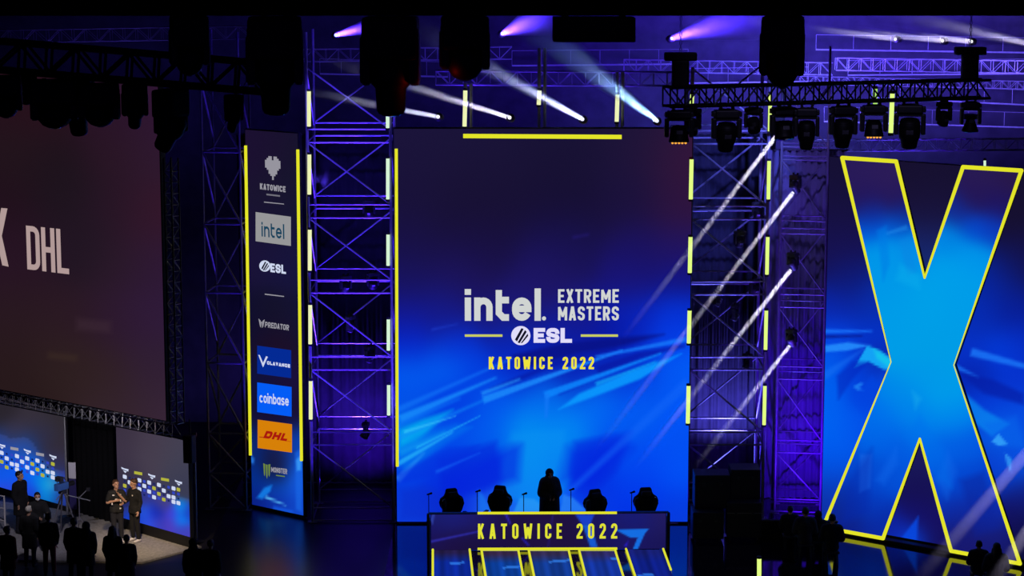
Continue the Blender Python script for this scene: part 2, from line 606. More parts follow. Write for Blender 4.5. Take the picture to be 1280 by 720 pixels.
# ---- main screen -----------------------------------------------------------
MY = 64.0
pm = Panel((at(678, 653, MY).x, MY, 0), 0.0)
main = thing('led_screen', 'tall frontal LED wall showing white and yellow event lettering over blue light streaks', 'screen', pm.P0)
x0, z0 = pm.uv(497, 652)
x1, z1 = pm.uv(861, 161)
x0b, _ = pm.uv(496, 400)
x1b, _ = pm.uv(861, 400)
x0, x1 = pm.uv(496, 600)[0], pm.uv(860, 600)[0]
MB().bevbox((x0 - .03, 0, z0 - .03), (x1 + .03, .16, z1 + .04), .01).build('cabinet', 'black', main)
fld = shade_field([
    (500, 175, (27, 20, 58)), (600, 185, (26, 20, 56)), (700, 180, (24, 18, 52)), (800, 185, (30, 20, 56)), (850, 200, (52, 22, 58)),
    (500, 250, (24, 17, 56)), (600, 250, (23, 16, 50)), (700, 250, (22, 15, 50)), (790, 250, (26, 17, 60)), (848, 260, (46, 20, 62)),
    (500, 310, (24, 17, 74)), (600, 310, (24, 16, 66)), (700, 310, (24, 18, 84)), (800, 310, (26, 18, 96)), (850, 310, (34, 20, 96)),
    (500, 355, (24, 20, 100)), (580, 350, (28, 20, 96)), (680, 350, (30, 22, 104)), (790, 350, (24, 20, 120)), (850, 350, (18, 20, 130)),
    (500, 395, (18, 24, 150)), (560, 395, (20, 26, 140)), (640, 395, (26, 24, 120)), (720, 395, (24, 24, 130)), (800, 395, (8, 36, 190)), (850, 390, (4, 50, 215)),
    (505, 430, (6, 40, 205)), (570, 432, (6, 50, 215)), (640, 430, (6, 40, 190)), (700, 425, (10, 30, 170)), (760, 420, (8, 24, 165)), (840, 415, (4, 60, 230)),
    (505, 470, (2, 96, 242)), (560, 460, (2, 92, 240)), (600, 470, (2, 60, 222)), (650, 462, (6, 36, 196)), (720, 465, (8, 30, 180)), (790, 470, (4, 50, 210)), (850, 465, (2, 90, 244)),
    (505, 505, (2, 70, 228)), (570, 505, (2, 60, 225)), (620, 500, (2, 90, 238)), (680, 505, (2, 110, 240)), (740, 505, (2, 110, 246)), (800, 505, (2, 96, 246)), (850, 500, (2, 86, 246)),
    (505, 548, (2, 150, 236)), (560, 545, (2, 80, 236)), (610, 548, (2, 90, 238)), (660, 545, (2, 146, 240)), (710, 545, (2, 140, 242)), (770, 545, (2, 84, 238)), (850, 545, (2, 80, 242)),
    (505, 590, (2, 60, 230)), (560, 585, (2, 48, 228)), (610, 590, (2, 60, 226)), (660, 585, (2, 140, 240)), (700, 580, (2, 120, 240)), (740, 590, (2, 44, 225)), (800, 590, (2, 70, 240)), (850, 590, (2, 80, 245)),
    (505, 630, (6, 60, 226)), (560, 620, (6, 40, 215)), (620, 625, (30, 90, 236)), (670, 620, (8, 120, 244)), (730, 625, (6, 60, 230)), (800, 630, (2, 50, 230)), (850, 635, (2, 60, 236)),
    (505, 649, (14, 60, 216)), (850, 650, (10, 60, 210)),
], 40)
sh = [
    (streak(500, 524, 620, 472, 10, 2), (24, 140, 252), .8, 4),
    (streak(500, 530, 575, 498, 6, 3), (10, 110, 245), .6, 4),
    ([(500, 538), (530, 524), (566, 512), (520, 552), (500, 560)], (4, 182, 240), .7, 6),
    (streak(497, 600, 530, 566, 8, 2), (70, 160, 252), .7, 4),
    (streak(500, 566, 556, 540, 8, 2), (24, 170, 245), .7, 5),
    ([(640, 540), (705, 538), (713, 600), (692, 640), (634, 622), (622, 600)], (10, 142, 242), .55, 9),
    ([(548, 574), (620, 552), (628, 600), (606, 612), (552, 622)], (4, 36, 216), .6, 10),
    ([(718, 552), (790, 540), (770, 590), (735, 625), (714, 612)], (4, 44, 222), .55, 10),
    (streak(604, 500, 778, 438, 9, 2), (26, 134, 250), .9, 3),
    ([(612, 486), (700, 448), (770, 432), (770, 436), (706, 454), (640, 480)], (6, 22, 158), .6, 5),
    ([(690, 488), (760, 462), (820, 440), (824, 443), (750, 472), (700, 494)], (4, 40, 190), .6, 4),
    ([(497, 560), (520, 545), (570, 530), (590, 534), (540, 566), (505, 592)], (2, 120, 238), .5, 7),
    (streak(497, 512, 640, 448, 7, 2), (20, 120, 250), .55, 4),
    (streak(497, 548, 610, 498, 8, 2), (16, 140, 248), .55, 4),
    (streak(497, 580, 566, 540, 6, 2), (40, 180, 250), .7, 3),
    (streak(505, 540, 570, 520, 4, 1), (60, 200, 250), .6, 2),
    ([(497, 592), (560, 560), (600, 556), (560, 590), (497, 606)], (4, 50, 222), .6, 6),
    (streak(520, 560, 600, 520, 3, 1), (40, 190, 250), .6, 2),
    (streak(545, 590, 600, 566, 4, 1), (20, 100, 245), .6, 3),
    (streak(602, 492, 650, 474, 5, 3), (40, 160, 255), .6, 3),
    ([(640, 444), (700, 430), (760, 423), (830, 418), (780, 432), (720, 442), (650, 462)], (8, 18, 136), .9, 6),
    (streak(745, 446, 858, 424, 3, 6), (22, 118, 250), .85, 3),
    ([(745, 458), (800, 440), (856, 430), (856, 434), (800, 448), (748, 470)], (8, 22, 160), .7, 5),
    (streak(681, 494, 826, 442, 9, 2), (12, 132, 252), .9, 3),
    ([(681, 492), (687, 492), (684, 522), (681, 522)], (20, 120, 248), .7, 3),
    ([(698, 512), (724, 492), (790, 464), (852, 442), (800, 474), (742, 496)], (10, 152, 254), .92, 4),
    (streak(745, 480, 820, 452, 5, 2), (20, 190, 255), .6, 3),
    ([(560, 600), (640, 556), (652, 556), (648, 600), (560, 625)], (4, 36, 222), .6, 14),
    ([(710, 560), (770, 548), (790, 560), (740, 610), (700, 600)], (2, 30, 220), .5, 20),
    (streak(700, 625, 860, 478, 6, 12), (22, 104, 250), .45, 6),
    ([(642, 640), (650, 622), (668, 624), (690, 640)], (40, 150, 245), .8, 3),
    ([(700, 640), (704, 618), (716, 622), (736, 640)], (40, 130, 246), .8, 3),
    ([(598, 640), (598, 612), (606, 622), (614, 640)], (24, 120, 240), .7, 4),
    ([(500, 612), (530, 608), (560, 620), (560, 650), (500, 650)], (10, 44, 200), .5, 12),
    (streak(540, 412, 572, 405, 3, 1), (30, 60, 200), .6, 3),
    (streak(716, 297, 736, 293, 4, 3), (34, 24, 110), .6, 4),
]
picture_grid('display', pm, x0, x1, z0, z1, 170, 220, fld, sh, LED, main)
# white wordmark, edge to edge as in the photo
words(pm, 'intel', (581, 401), (676, 401), 40.5, 'white_graphic', main, wf=.60, t=.205, gap=.10)
cx, cz = pm.uv(680, 398, -.014)
MB().lathe([(0.06, -.018), (0.06, -.012)], 14, 'y', Matrix.Translation((cx, 0, cz))).build('registered_dot', 'white_graphic', main)
words(pm, 'EXTREME', (697.5, 378.5), (773.5, 378.5), 17, 'white_graphic', main, wf=.50, t=.17, gap=.12)
words(pm, 'MASTERS', (697.5, 400.5), (773.5, 400.5), 17.5, 'white_graphic', main, wf=.48, t=.17, gap=.12)


def ring_logo(pan, px, py, r, parent, disc='lilac_graphic', y=-.014):
    cx, cz = pan.uv(px, py, y)
    sx = pan.uv(px + r, py, y)[0] - cx
    sz = pan.uv(px, py - r, y)[1] - cz
    dz = (pan.uv(px + r, py, y)[1] - cz) / sx
    # a disc cut by three slanting dark wedges
    n = 32
    MB().add([(cx + sx * math.cos(2 * math.pi * i / n), y, cz + sz * math.sin(2 * math.pi * i / n) + dz * sx * math.cos(2 * math.pi * i / n)) for i in range(n)], [tuple(range(n))]).build('round_emblem', disc, parent)
    mb = MB()
    for (a, b, c, d) in (((-.62, -.42), (-.40, -.62), (.06, .78), (.30, .70)), ((-.34, -.72), (-.12, -.80), (.44, .58), (.62, .40)), ((-.02, -.80), (.16, -.76), (.72, .22), (.78, -.02))):
        mb.add([(cx + sx * u, y - .004, cz + sz * v + dz * sx * u) for u, v in (a, b, d, c)], [(0, 1, 2, 3)])
    mb.build('emblem_stripes', 'black_graphic', parent)


ring_logo(pm, 651, 419.5, 12, main)
words(pm, 'ESL', (667, 428.5), (715, 428.5), 18.5, 'lilac_graphic', main, wf=.80, t=.26, gap=.07)
bar = quad(pm, [(581, 418), (628, 418), (628, 421), (581, 421)]).build('yellow_line', 'line_graphic', main)
bar = quad(pm, [(726, 418), (772.5, 418), (772.5, 421), (726, 421)]).build('yellow_line', 'line_graphic', main)
words(pm, 'KATOWICE 2022', (611, 461.5), (742.5, 461.5), 15.5, 'word_graphic', main, wf=.42, t=.17, gap=.25)
bar_local(pm, [(495.3, 186), (496.6, 583)], .045, -.10).build('yellow_light_strip', 'yellow', main)
bar_local(pm, [(579, 170), (777, 171.2)], .062, -.10).build('yellow_light_strip', 'yellow', main)
for px, pe in ((582, 104), (674, 60), (771, 90)):
    a, za = pm.uv(px, 166, .3)
    b_, zb = pm.uv(px, pe, .3)
    MB().tube((a, .3, za), (a, .3, zb), .05, 8).tube((a + .16, .3, za), (a + .16, .3, zb), .05, 8).build('hanging_pole', 'steel', main)

# ---- sponsor column ---------------------------------------------------------
TH = R(37.9)
pb = Panel(floor_at(345, 641), -TH)
ban = thing('led_column', 'narrow LED column of stacked sponsor tiles between two yellow light strips', 'screen', pb.P0, -TH)
bx0, bx1 = pb.uv(314, 560)[0], pb.uv(378, 560)[0]
bz0, bz1 = .1, pb.uv(345, 165)[1]
MB().bevbox((bx0 - .03, 0, bz0 - .06), (bx1 + .03, .14, bz1 + .03), .01).build('cabinet', 'black', ban)
fld = shade_field([
    (312, 180, (28, 16, 50)), (340, 180, (26, 16, 46)), (372, 190, (22, 20, 44)), (340, 250, (26, 20, 46)), (370, 260, (20, 22, 46)), (316, 300, (26, 18, 54)), (370, 320, (22, 20, 60)),
    (316, 400, (16, 14, 46)), (340, 390, (20, 18, 40)), (368, 400, (20, 18, 50)), (345, 430, (28, 14, 36)), (318, 480, (14, 18, 60)), (368, 480, (26, 16, 60)), (345, 515, (22, 12, 44)),
    (318, 560, (8, 40, 120)), (345, 570, (26, 16, 40)), (370, 560, (12, 70, 190)), (345, 592, (20, 20, 50)), (318, 600, (4, 46, 140)), (345, 610, (8, 70, 180)), (374, 600, (20, 90, 220)), (318, 630, (10, 30, 130)), (345, 630, (14, 44, 160)), (374, 635, (16, 70, 200)),
], 18)
sh = [
    ([(312, 566), (318, 574), (317, 580), (313, 578)], (40, 130, 240), .8, 3),
    ([(369, 566), (377, 560), (377, 640), (370, 636)], (24, 100, 226), .75, 4),
    ([(370, 575), (377, 568), (376, 588), (371, 588)], (60, 160, 250), .8, 3),
    ([(321, 622), (330, 610), (340, 606), (338, 614), (328, 624)], (20, 130, 235), .85, 3),
    (streak(332, 621, 358, 632, 3, 1), (90, 190, 250), .9, 2),
    ([(340, 640), (342, 632), (366, 638), (366, 648), (341, 646)], (20, 90, 225), .7, 3),
]
picture_grid('display', pb, bx0, bx1, bz0, bz1, 36, 190, fld, sh, LED, ban)
k = 0.135


def tile(a, b, c, d, mat):
    quad(pb, [(a, b), (c, b + (c - a) * k), (c, d + (c - a) * k), (a, d)], -.010).build('sponsor_tile', mat, ban)


# heart of pixels and its caption
hx, hz = pb.uv(341, 212, -.014)
px_ = (pb.uv(360, 212, -.014)[0] - hx) / 19
pz_ = (pb.uv(341, 193, -.014)[1] - hz) / 19
rows = ['..##.##..', '.###.###.', '#########', '#########', '#########', '#########', '.#######.', '..#####..', '..#####..', '...###...', '....#....', '....#....']
mb = MB()
for j, r_ in enumerate(rows):
    for i, ch in enumerate(r_):
        if ch == '#':
            u, v = (i - 4.5) * 2.15 * px_, (14 - j * 2.45) * pz_
            dz = -k * 0.0
            mb.add([(hx + u, -.014, hz + v - u * .0), (hx + u + 2.15 * px_, -.014, hz + v), (hx + u + 2.15 * px_, -.014, hz + v + 2.45 * pz_), (hx + u, -.014, hz + v + 2.45 * pz_)], [(0, 1, 2, 3)])
mb.build('pixel_heart_emblem', 'grey_graphic', ban)
words(pb, 'KATOWICE', (325, 236.5), (357, 240.5), 7.5, 'grey_graphic', ban, wf=.62, t=.24, gap=.1)
quad(pb, [(330, 252), (355, 254.6), (355, 255.6), (330, 253.2)]).build('divider_line', 'grey_graphic', ban)
quad(pb, [(333, 242), (350, 244), (350, 246), (333, 244)]).build('small_caption', 'dim_graphic', ban)
tile(319.5, 265, 363.6, 301.5, 'tile_grey')
words(pb, 'intel', (327, 295.5), (355.5, 299.0), 18.5, 'teal_graphic', ban, wf=.62, t=.15, gap=.14)
ring_logo(pb, 331, 332.5, 7, ban, 'patch_white')
words(pb, 'ESL', (338, 340), (357.5, 342.6), 11, 'patch_white', ban, wf=.72, t=.24, gap=.08)
quad(pb, [(331, 367), (355, 370), (355, 371.2), (331, 368.4)]).build('divider_line', 'grey_graphic', ban)


def claw(pan, px, py, w, h, mat, parent, rows_):
    mb = MB()
    for pts in rows_:
        mb.add([(lambda q: (q[0], -.014, q[1]))(pan.uv(px + u * w, py + v * h + u * w * k, -.014)) for u, v in pts], [tuple(range(len(pts)))])
    return mb.build('emblem', mat, parent)


claw(pb, 323, 398, 8, 12, 'grey_graphic', ban, [[(0, 0), (.35, .2), (.42, .95), (.25, .8)], [(1, 0), (.65, .2), (.58, .95), (.75, .8)], [(.4, .3), (.6, .3), (.5, .85)]])
words(pb, 'PREDATOR', (331, 409), (361, 413.2), 7, 'grey_graphic', ban, wf=.74, t=.22, gap=.1, slant=.12)
tile(321.5, 432, 364, 467, 'tile_navy')
claw(pb, 322.8, 443.5, 12, 15, 'patch_white', ban, [[(0, 0), (.16, 0), (.5, .62), (.5, 1)], [(1, 0.06), (.82, 0.02), (.5, .62), (.5, 1)]])
words(pb, 'CLAVANCE', (333.8, 455.6), (362.6, 459.8), 4.4, 'patch_white', ban, wf=1.0, t=.34, gap=.16)
tile(321.5, 478, 364.5, 515, 'tile_blue')
words(pb, 'coinbase', (324.5, 503), (361, 507.6), 13, 'patch_white', ban, wf=.60, t=.17, gap=.10)
tile(322, 524.5, 365, 560, 'tile_orange')
words(pb, 'DHL', (329, 547.5), (358, 551.5), 9.5, 'red_graphic', ban, wf=1.0, t=.32, gap=.14, slant=.45)
quad(pb, [(324, 545.6), (330, 546.4), (330, 547.4), (324, 546.6)]).build('red_line', 'red_graphic', ban)
quad(pb, [(357, 550.6), (364, 551.5), (364, 552.5), (357, 551.6)]).build('red_line', 'red_graphic', ban)
claw(pb, 329, 579, 9, 19, 'green_graphic', ban, [[(0, 0), (.28, .04), (.26, .72), (.18, .85), (.1, .7)], [(.36, .06), (.62, .06), (.6, .8), (.52, 1.0), (.42, .8)], [(.70, .04), (1, 0), (.92, .7), (.84, .85), (.74, .72)]])
words(pb, 'MONSTER', (339, 590), (359, 592.8), 6.5, 'grey_graphic', ban, wf=.70, t=.24, gap=.1)
quad(pb, [(345, 593.5), (356, 595), (356, 596.3), (345, 594.8)]).build('small_caption', 'green_graphic', ban)
bar_local(pb, [(307, 182), (313, 569)], .045, -.08).build('yellow_light_strip', 'yellow', ban)
bar_local(pb, [(372.2, 187), (376.8, 576)], .045, -.08).build('yellow_light_strip', 'yellow', ban)

# ---- big dim screen with pale letters -----------------------------------------
pl_edge = floor_at(208, 678)
pl = Panel(pl_edge, -TH)
left = thing('led_screen', 'huge dim maroon LED screen with a few pale capital letters, hung above the interview stage', 'screen', pl.P0, -TH)
lx1 = pl.uv(207, 500)[0]
lx0 = pl.uv(-60, 400)[0]
lz0 = pl.uv(208, 526)[1]
lz1 = pl.uv(200, 99)[1]
MB().bevbox((lx0, 0, lz0 - .03), (lx1 + .03, .2, lz1), .01).build('cabinet', 'black', left)
fld = shade_field([
    (0, 130, (42, 18, 30)), (60, 150, (44, 20, 32)), (130, 140, (46, 22, 44)), (195, 140, (52, 24, 56)), (10, 190, (38, 24, 32)), (70, 190, (33, 21, 31)), (140, 190, (46, 24, 40)), (190, 190, (52, 28, 52)),
    (0, 240, (36, 18, 30)), (80, 240, (33, 22, 33)), (140, 260, (44, 24, 42)), (190, 270, (58, 26, 48)), (10, 320, (44, 22, 40)), (100, 310, (36, 24, 38)), (150, 330, (48, 28, 46)), (195, 330, (52, 28, 60)),
    (10, 400, (46, 28, 36)), (80, 400, (48, 28, 40)), (140, 400, (50, 28, 50)), (185, 390, (54, 30, 66)), (10, 470, (44, 28, 30)), (80, 450, (52, 36, 36)), (130, 470, (54, 36, 40)), (190, 460, (54, 34, 58)), (150, 510, (58, 40, 48)), (200, 520, (62, 42, 62)),
], 45)
sh = [([(96, 398), (138, 402), (138, 416), (96, 412)], (62, 42, 54), .5, 8), ([(60, 440), (96, 444), (96, 452), (60, 448)], (60, 44, 36), .5, 6)]
fld_l = fld
fld = lambda X, Y: fld_l(X, Y) * .88
picture_grid('display', pl, lx0, lx1, lz0, lz1, 70, 120, fld, sh, LED, left)
words(pl, 'DHL', (34.2, 336.6), (86.5, 342.9), 54.5, 'pale_pink_graphic', left, wf=.40, t=.125, gap=.055)
mb = MB()
for pts in ([(2, 260), (9.4, 260.6), (2.6, 294), (10.6, 333.4), (2.6, 331), (-5, 297)],):
    mb.add([(lambda q: (q[0], -.014, q[1]))(pl.uv(a, b, -.014)) for a, b in ((1.5, 260), (9.3, 260.6), (1.2, 300), (-6, 300))], [(0, 1, 2, 3)])
    mb.add([(lambda q: (q[0], -.014, q[1]))(pl.uv(a, b, -.014)) for a, b in ((-6, 292), (1.2, 290), (10.8, 333.4), (2.8, 331.6))], [(0, 1, 2, 3)])
    mb.add([(lambda q: (q[0], -.014, q[1]))(pl.uv(a, b, -.014)) for a, b in ((-22, 257), (-14, 258), (-14, 329.5), (-22, 328.4))], [(0, 1, 2, 3)])
mb.build('lettering', 'pale_pink_graphic', left)

# ---- the X --------------------------------------------------------------------
pX = Panel(floor_at(1105, 678), -TH)
WB = .40                                    # the LED wall stands this far behind the letter
wall_ = thing('led_wall', 'wide blue LED wall standing behind the giant yellow-edged letter X', 'screen', pX.P0 + pX.rot @ Vector((0, WB, 0)), -TH)
pW = Panel(pX.P0 + pX.rot @ Vector((0, WB, 0)), -TH)
wx0, wx1 = pW.uv(1029, 560)[0], pW.uv(1330, 400)[0]
wz0, wz1 = .12, pW.uv(1110, 201)[1]
MB().bevbox((wx0 - .02, 0, wz0 - .1), (wx1, .2, wz1 + .02), .01).build('cabinet', 'black', wall_)
fld = shade_field([
    (1040, 205, (21, 16, 50)), (1040, 260, (22, 16, 62)), (1045, 310, (22, 18, 84)), (1060, 350, (14, 26, 120)), (1090, 380, (8, 44, 170)), (1045, 385, (10, 38, 170)), (1045, 420, (4, 66, 225)), (1090, 420, (4, 50, 200)),
    (1040, 450, (2, 90, 235)), (1070, 455, (2, 60, 215)), (1095, 450, (10, 40, 170)), (1040, 490, (0, 96, 240)), (1075, 490, (2, 56, 215)), (1100, 485, (4, 70, 220)), (1045, 530, (0, 100, 242)), (1070, 530, (2, 80, 235)), (1040, 580, (0, 90, 240)), (1045, 620, (10, 60, 190)), (1034, 640, (16, 40, 150)),
    (1150, 215, (22, 16, 46)), (1160, 260, (24, 18, 58)), (1157, 310, (24, 30, 90)), (1157, 335, (20, 50, 130)), (1260, 260, (22, 16, 46)), (1270, 330, (18, 18, 80)), (1240, 350, (6, 40, 170)), (1270, 390, (8, 30, 150)), (1225, 400, (6, 44, 180)), (1275, 430, (6, 46, 195)), (1215, 440, (6, 50, 200)), (1250, 440, (2, 60, 220)),
    (1220, 470, (6, 34, 170)), (1265, 480, (6, 50, 205)), (1230, 505, (4, 60, 215)), (1275, 520, (6, 76, 225)), (1250, 540, (4, 90, 228)), (1270, 580, (8, 80, 225)), (1240, 590, (6, 60, 205)), (1275, 620, (16, 30, 130)), (1260, 650, (20, 16, 100)), (1278, 670, (14, 14, 60)),
    (1151, 570, (26, 26, 90)), (1150, 610, (20, 14, 80)), (1145, 640, (20, 16, 100)), (1165, 655, (22, 16, 96)), (1120, 665, (14, 34, 160)), (1140, 676, (8, 66, 220)), (1170, 680, (20, 16, 90)),
], 22)
sh = [
    (streak(1030, 414, 1090, 414, 5, 2), (24, 110, 248), .9, 3),
    (streak(1030, 421, 1078, 420, 4, 2), (8, 26, 140), .8, 3),
    ([(1030, 432), (1060, 428), (1088, 432), (1060, 438), (1032, 440)], (36, 140, 252), .9, 3),
    ([(1068, 460), (1084, 432), (1100, 438), (1116, 450), (1113, 462), (1105, 462), (1086, 452)], (20, 168, 248), .95, 2),
    ([(1092, 436), (1115, 450), (1113, 461), (1096, 448)], (20, 205, 235), .75, 5),
    (streak(1030, 470, 1080, 436, 10, 2), (30, 120, 250), .4, 5),
    ([(1066, 483), (1076, 478), (1080, 480), (1074, 484), (1080, 488), (1072, 488)], (30, 130, 245), .8, 2),
    (streak(1214, 440, 1282, 458, 10, 6), (26, 116, 246), .85, 4),
    (streak(1194, 458, 1224, 472, 6, 1), (24, 110, 240), .8, 3),
    ([(1202, 488), (1230, 512), (1262, 530), (1240, 545), (1220, 530)], (10, 140, 242), .7, 5),
    ([(1230, 530), (1270, 520), (1282, 560), (1245, 556)], (8, 100, 235), .5, 8),
    ([(1240, 552), (1248, 542), (1260, 556), (1248, 557)], (50, 160, 250), .9, 2),
    ([(1256, 566), (1265, 574), (1264, 592), (1258, 578)], (50, 150, 245), .85, 2),
    (streak(1225, 640, 1290, 578, 10, 16), (60, 80, 180), .0, 4),
    ([(1046, 470), (1066, 452), (1086, 452), (1066, 474), (1048, 500)], (4, 40, 190), .6, 5),
    ([(1064, 500), (1090, 470), (1098, 480), (1080, 520)], (2, 70, 226), .5, 6),
    ([(1198, 466), (1240, 474), (1280, 492), (1280, 506), (1230, 492)], (6, 30, 165), .7, 6),
    ([(1124, 676), (1148, 645), (1146, 678)], (8, 74, 226), .85, 3),
]
picture_grid('display', pW, wx0, wx1, wz0, wz1, 120, 200, fld, sh, LED, wall_)

Xpts = [(1054, 197), (1121.5, 201.5), (1157, 347), (1205, 208.5), (1278, 213), (1193.5, 456), (1276, 706), (1190, 690), (1151, 548), (1105, 672.5), (1030, 657), (1115, 452)]
xs = [pX.uv(a, b) for a, b in Xpts]
zb = min(z for _, z in xs[6:11])
# legs end on one level
for i in (6, 7, 9, 10):
    xs[i] = (xs[i][0], .13)
bigx = thing('letter_sign', 'giant letter X filled with bright cyan light and outlined in yellow tubes', 'sign', pX.P0, -TH)
body = MB().prism(xs, 0.0, .12).build('letter_body', 'black', bigx)
MB().bevbox((min(x for x, _ in xs) - .1, -.06, 0), (max(x for x, _ in xs) + .1, .22, .10), .02).build('plinth', 'black', bigx)
fld = shade_field([
    (1070, 205, (40, 26, 88)), (1110, 210, (44, 28, 88)), (1085, 250, (34, 22, 92)), (1125, 250, (36, 24, 90)), (1090, 268, (16, 40, 150)), (1130, 270, (16, 30, 130)), (1090, 285, (2, 84, 215)), (1125, 282, (2, 90, 215)), (1140, 310, (4, 140, 230)), (1100, 320, (0, 150, 234)), (1110, 350, (0, 152, 232)),
    (1230, 220, (40, 26, 84)), (1260, 220, (40, 24, 74)), (1220, 250, (36, 22, 84)), (1245, 255, (30, 20, 96)), (1200, 268, (20, 40, 140)), (1215, 285, (4, 70, 205)), (1235, 285, (10, 60, 190)), (1190, 300, (0, 130, 226)), (1215, 320, (0, 148, 234)), (1190, 340, (0, 158, 234)), (1160, 380, (0, 160, 232)), (1205, 380, (0, 156, 232)),
    (1120, 400, (0, 156, 232)), (1155, 430, (0, 158, 230)), (1190, 430, (0, 156, 230)), (1155, 470, (0, 152, 232)), (1180, 500, (0, 156, 234)), (1130, 500, (0, 136, 234)), (1105, 525, (0, 112, 236)), (1150, 530, (0, 126, 236)), (1190, 525, (0, 130, 236)),
    (1095, 550, (0, 100, 232)), (1125, 560, (2, 90, 225)), (1080, 590, (4, 70, 205)), (1110, 595, (2, 80, 215)), (1060, 630, (10, 44, 160)), (1090, 630, (4, 60, 195)), (1060, 655, (14, 30, 130)), (1100, 655, (10, 40, 160)),
    (1180, 560, (2, 96, 228)), (1205, 560, (2, 90, 226)), (1190, 600, (2, 74, 212)), (1220, 600, (4, 66, 205)), (1205, 635, (14, 40, 160)), (1240, 640, (14, 44, 170)), (1215, 670, (24, 24, 110)), (1250, 675, (22, 28, 120)), (1265, 695, (20, 20, 90)),
], 22)
sh = [
    ([(1075, 568), (1090, 568), (1088, 610), (1074, 616)], (30, 110, 235), .5, 4),
    ([(1095, 600), (1120, 560), (1122, 580), (1105, 606)], (20, 110, 240), .35, 8),
    ([(1170, 600), (1185, 565), (1196, 590), (1184, 625)], (20, 110, 238), .35, 8),
    ([(1060, 600), (1090, 560), (1086, 640), (1052, 656)], (6, 40, 170), .4, 10),
    ([(1130, 545), (1150, 520), (1180, 560), (1190, 610), (1170, 600)], (0, 110, 235), .4, 10),
    ([(1200, 600), (1230, 590), (1250, 660), (1220, 670)], (12, 34, 150), .45, 10),
    ([(1096, 288), (1108, 282), (1112, 330), (1104, 352)], (0, 122, 228), .5, 5),
    ([(1124, 300), (1136, 296), (1146, 340), (1134, 345)], (10, 132, 226), .4, 4),
    ([(1140, 488), (1152, 498), (1144, 512)], (30, 176, 238), .4, 6),
    (streak(1108, 292, 1134, 284, 3, 6), (40, 150, 240), .4, 3),
    ([(1125, 330), (1150, 345), (1150, 362), (1120, 350)], (10, 172, 236), .5, 8),
]
# face of the letter: a fine grid clipped to the outline
gx0, gx1 = min(x for x, _ in xs), max(x for x, _ in xs)
gz0, gz1 = .13, max(z for _, z in xs)
face = picture_grid('display', pX, gx0, gx1, gz0, gz1, 130, 190, fld, sh, LED, bigx, y=-.006)
bm = bmesh.new()
bm.from_mesh(face.data)
n = len(xs)
ptsv = [Vector((x, z)) for x, z in xs]


def inside(p):
    c = False
    for i in range(n):
        a, b2 = ptsv[i], ptsv[(i + 1) % n]
        if (a.y > p.y) != (b2.y > p.y) and p.x < (b2.x - a.x) * (p.y - a.y) / (b2.y - a.y) + a.x:
            c = not c
    return c


for i in range(n):
    a, b2 = ptsv[i], ptsv[(i + 1) % n]
    e = b2 - a
    nn = Vector((e.y, 0, -e.x)) if False else Vector((e.y, 0.0, -e.x))
    bmesh.ops.bisect_plane(bm, geom=bm.verts[:] + bm.edges[:] + bm.faces[:], dist=1e-5, plane_co=(a.x, -.006, a.y), plane_no=(e.y, 0, -e.x))
dead = [f for f in bm.faces if not inside(Vector((f.calc_center_median().x, f.calc_center_median().z)))]
bmesh.ops.delete(bm, geom=dead, context='FACES')
bm.to_mesh(face.data)
bm.free()
for i in range(n):
    a, b2 = xs[i], xs[(i + 1) % n]
    thick = lambda z: .014 + .043 * min(1.0, max(0.0, abs(z - 5.6) - .8) / 3.6)  # width of the glow put into the tube radius, thinnest at mid height
    MB().tube((a[0], -.06, a[1]), (b2[0], -.06, b2[1]), thick(a[1]), 8, thick(b2[1])).ball((a[0], -.06, a[1]), (thick(a[1]),) * 3, 10, 6).build('outline_tube', 'yellow', bigx)

# ---- player desk -----------------------------------------------------------------
DA = R(1.2)
pd = Panel(floor_at(685, 688), DA)
desk = thing('player_desk', 'long player desk with a dark blue LED front reading KATOWICE 2022 in yellow', 'desk', pd.P0, DA)
dx0, dx1 = pd.uv(538, 665)[0], pd.uv(833, 665)[0]
dz1 = pd.uv(685, 642)[1]
MB().bevbox((dx0, .0, .02), (dx1, .10, dz1), .008).build('front_panel', 'black', desk)
MB().bevbox((dx0 - .06, -.03, dz1), (dx1 + .06, .12, dz1 + .03), .008).build('top_rail', 'black', desk)
WT = .74
MB().bevbox((dx0, .10, WT - .04), (dx1, .95, WT), .01).build('worktop', 'black', desk)
for a in (dx0 - .10, dx1 + .02):
    MB().bevbox((a, -.02, 0), (a + .08, .9, WT), .01).bevbox((a, -.02, 0), (a + .08, .12, dz1), .01).build('side_panel', 'black', desk)
fld = shade_field([
    (540, 645, (26, 32, 110)), (570, 650, (26, 28, 116)), (600, 645, (28, 26, 106)), (540, 665, (24, 18, 96)), (570, 680, (28, 16, 66)), (540, 684, (28, 18, 70)), (590, 684, (26, 16, 60)),
    (620, 650, (30, 18, 72)), (650, 660, (28, 16, 60)), (680, 655, (32, 18, 66)), (710, 665, (30, 16, 60)), (740, 650, (26, 20, 86)), (770, 650, (26, 28, 112)), (800, 650, (22, 26, 116)), (825, 650, (34, 28, 96)), (790, 680, (26, 22, 96)), (825, 680, (24, 20, 84)), (760, 675, (24, 18, 84)),
], 18)
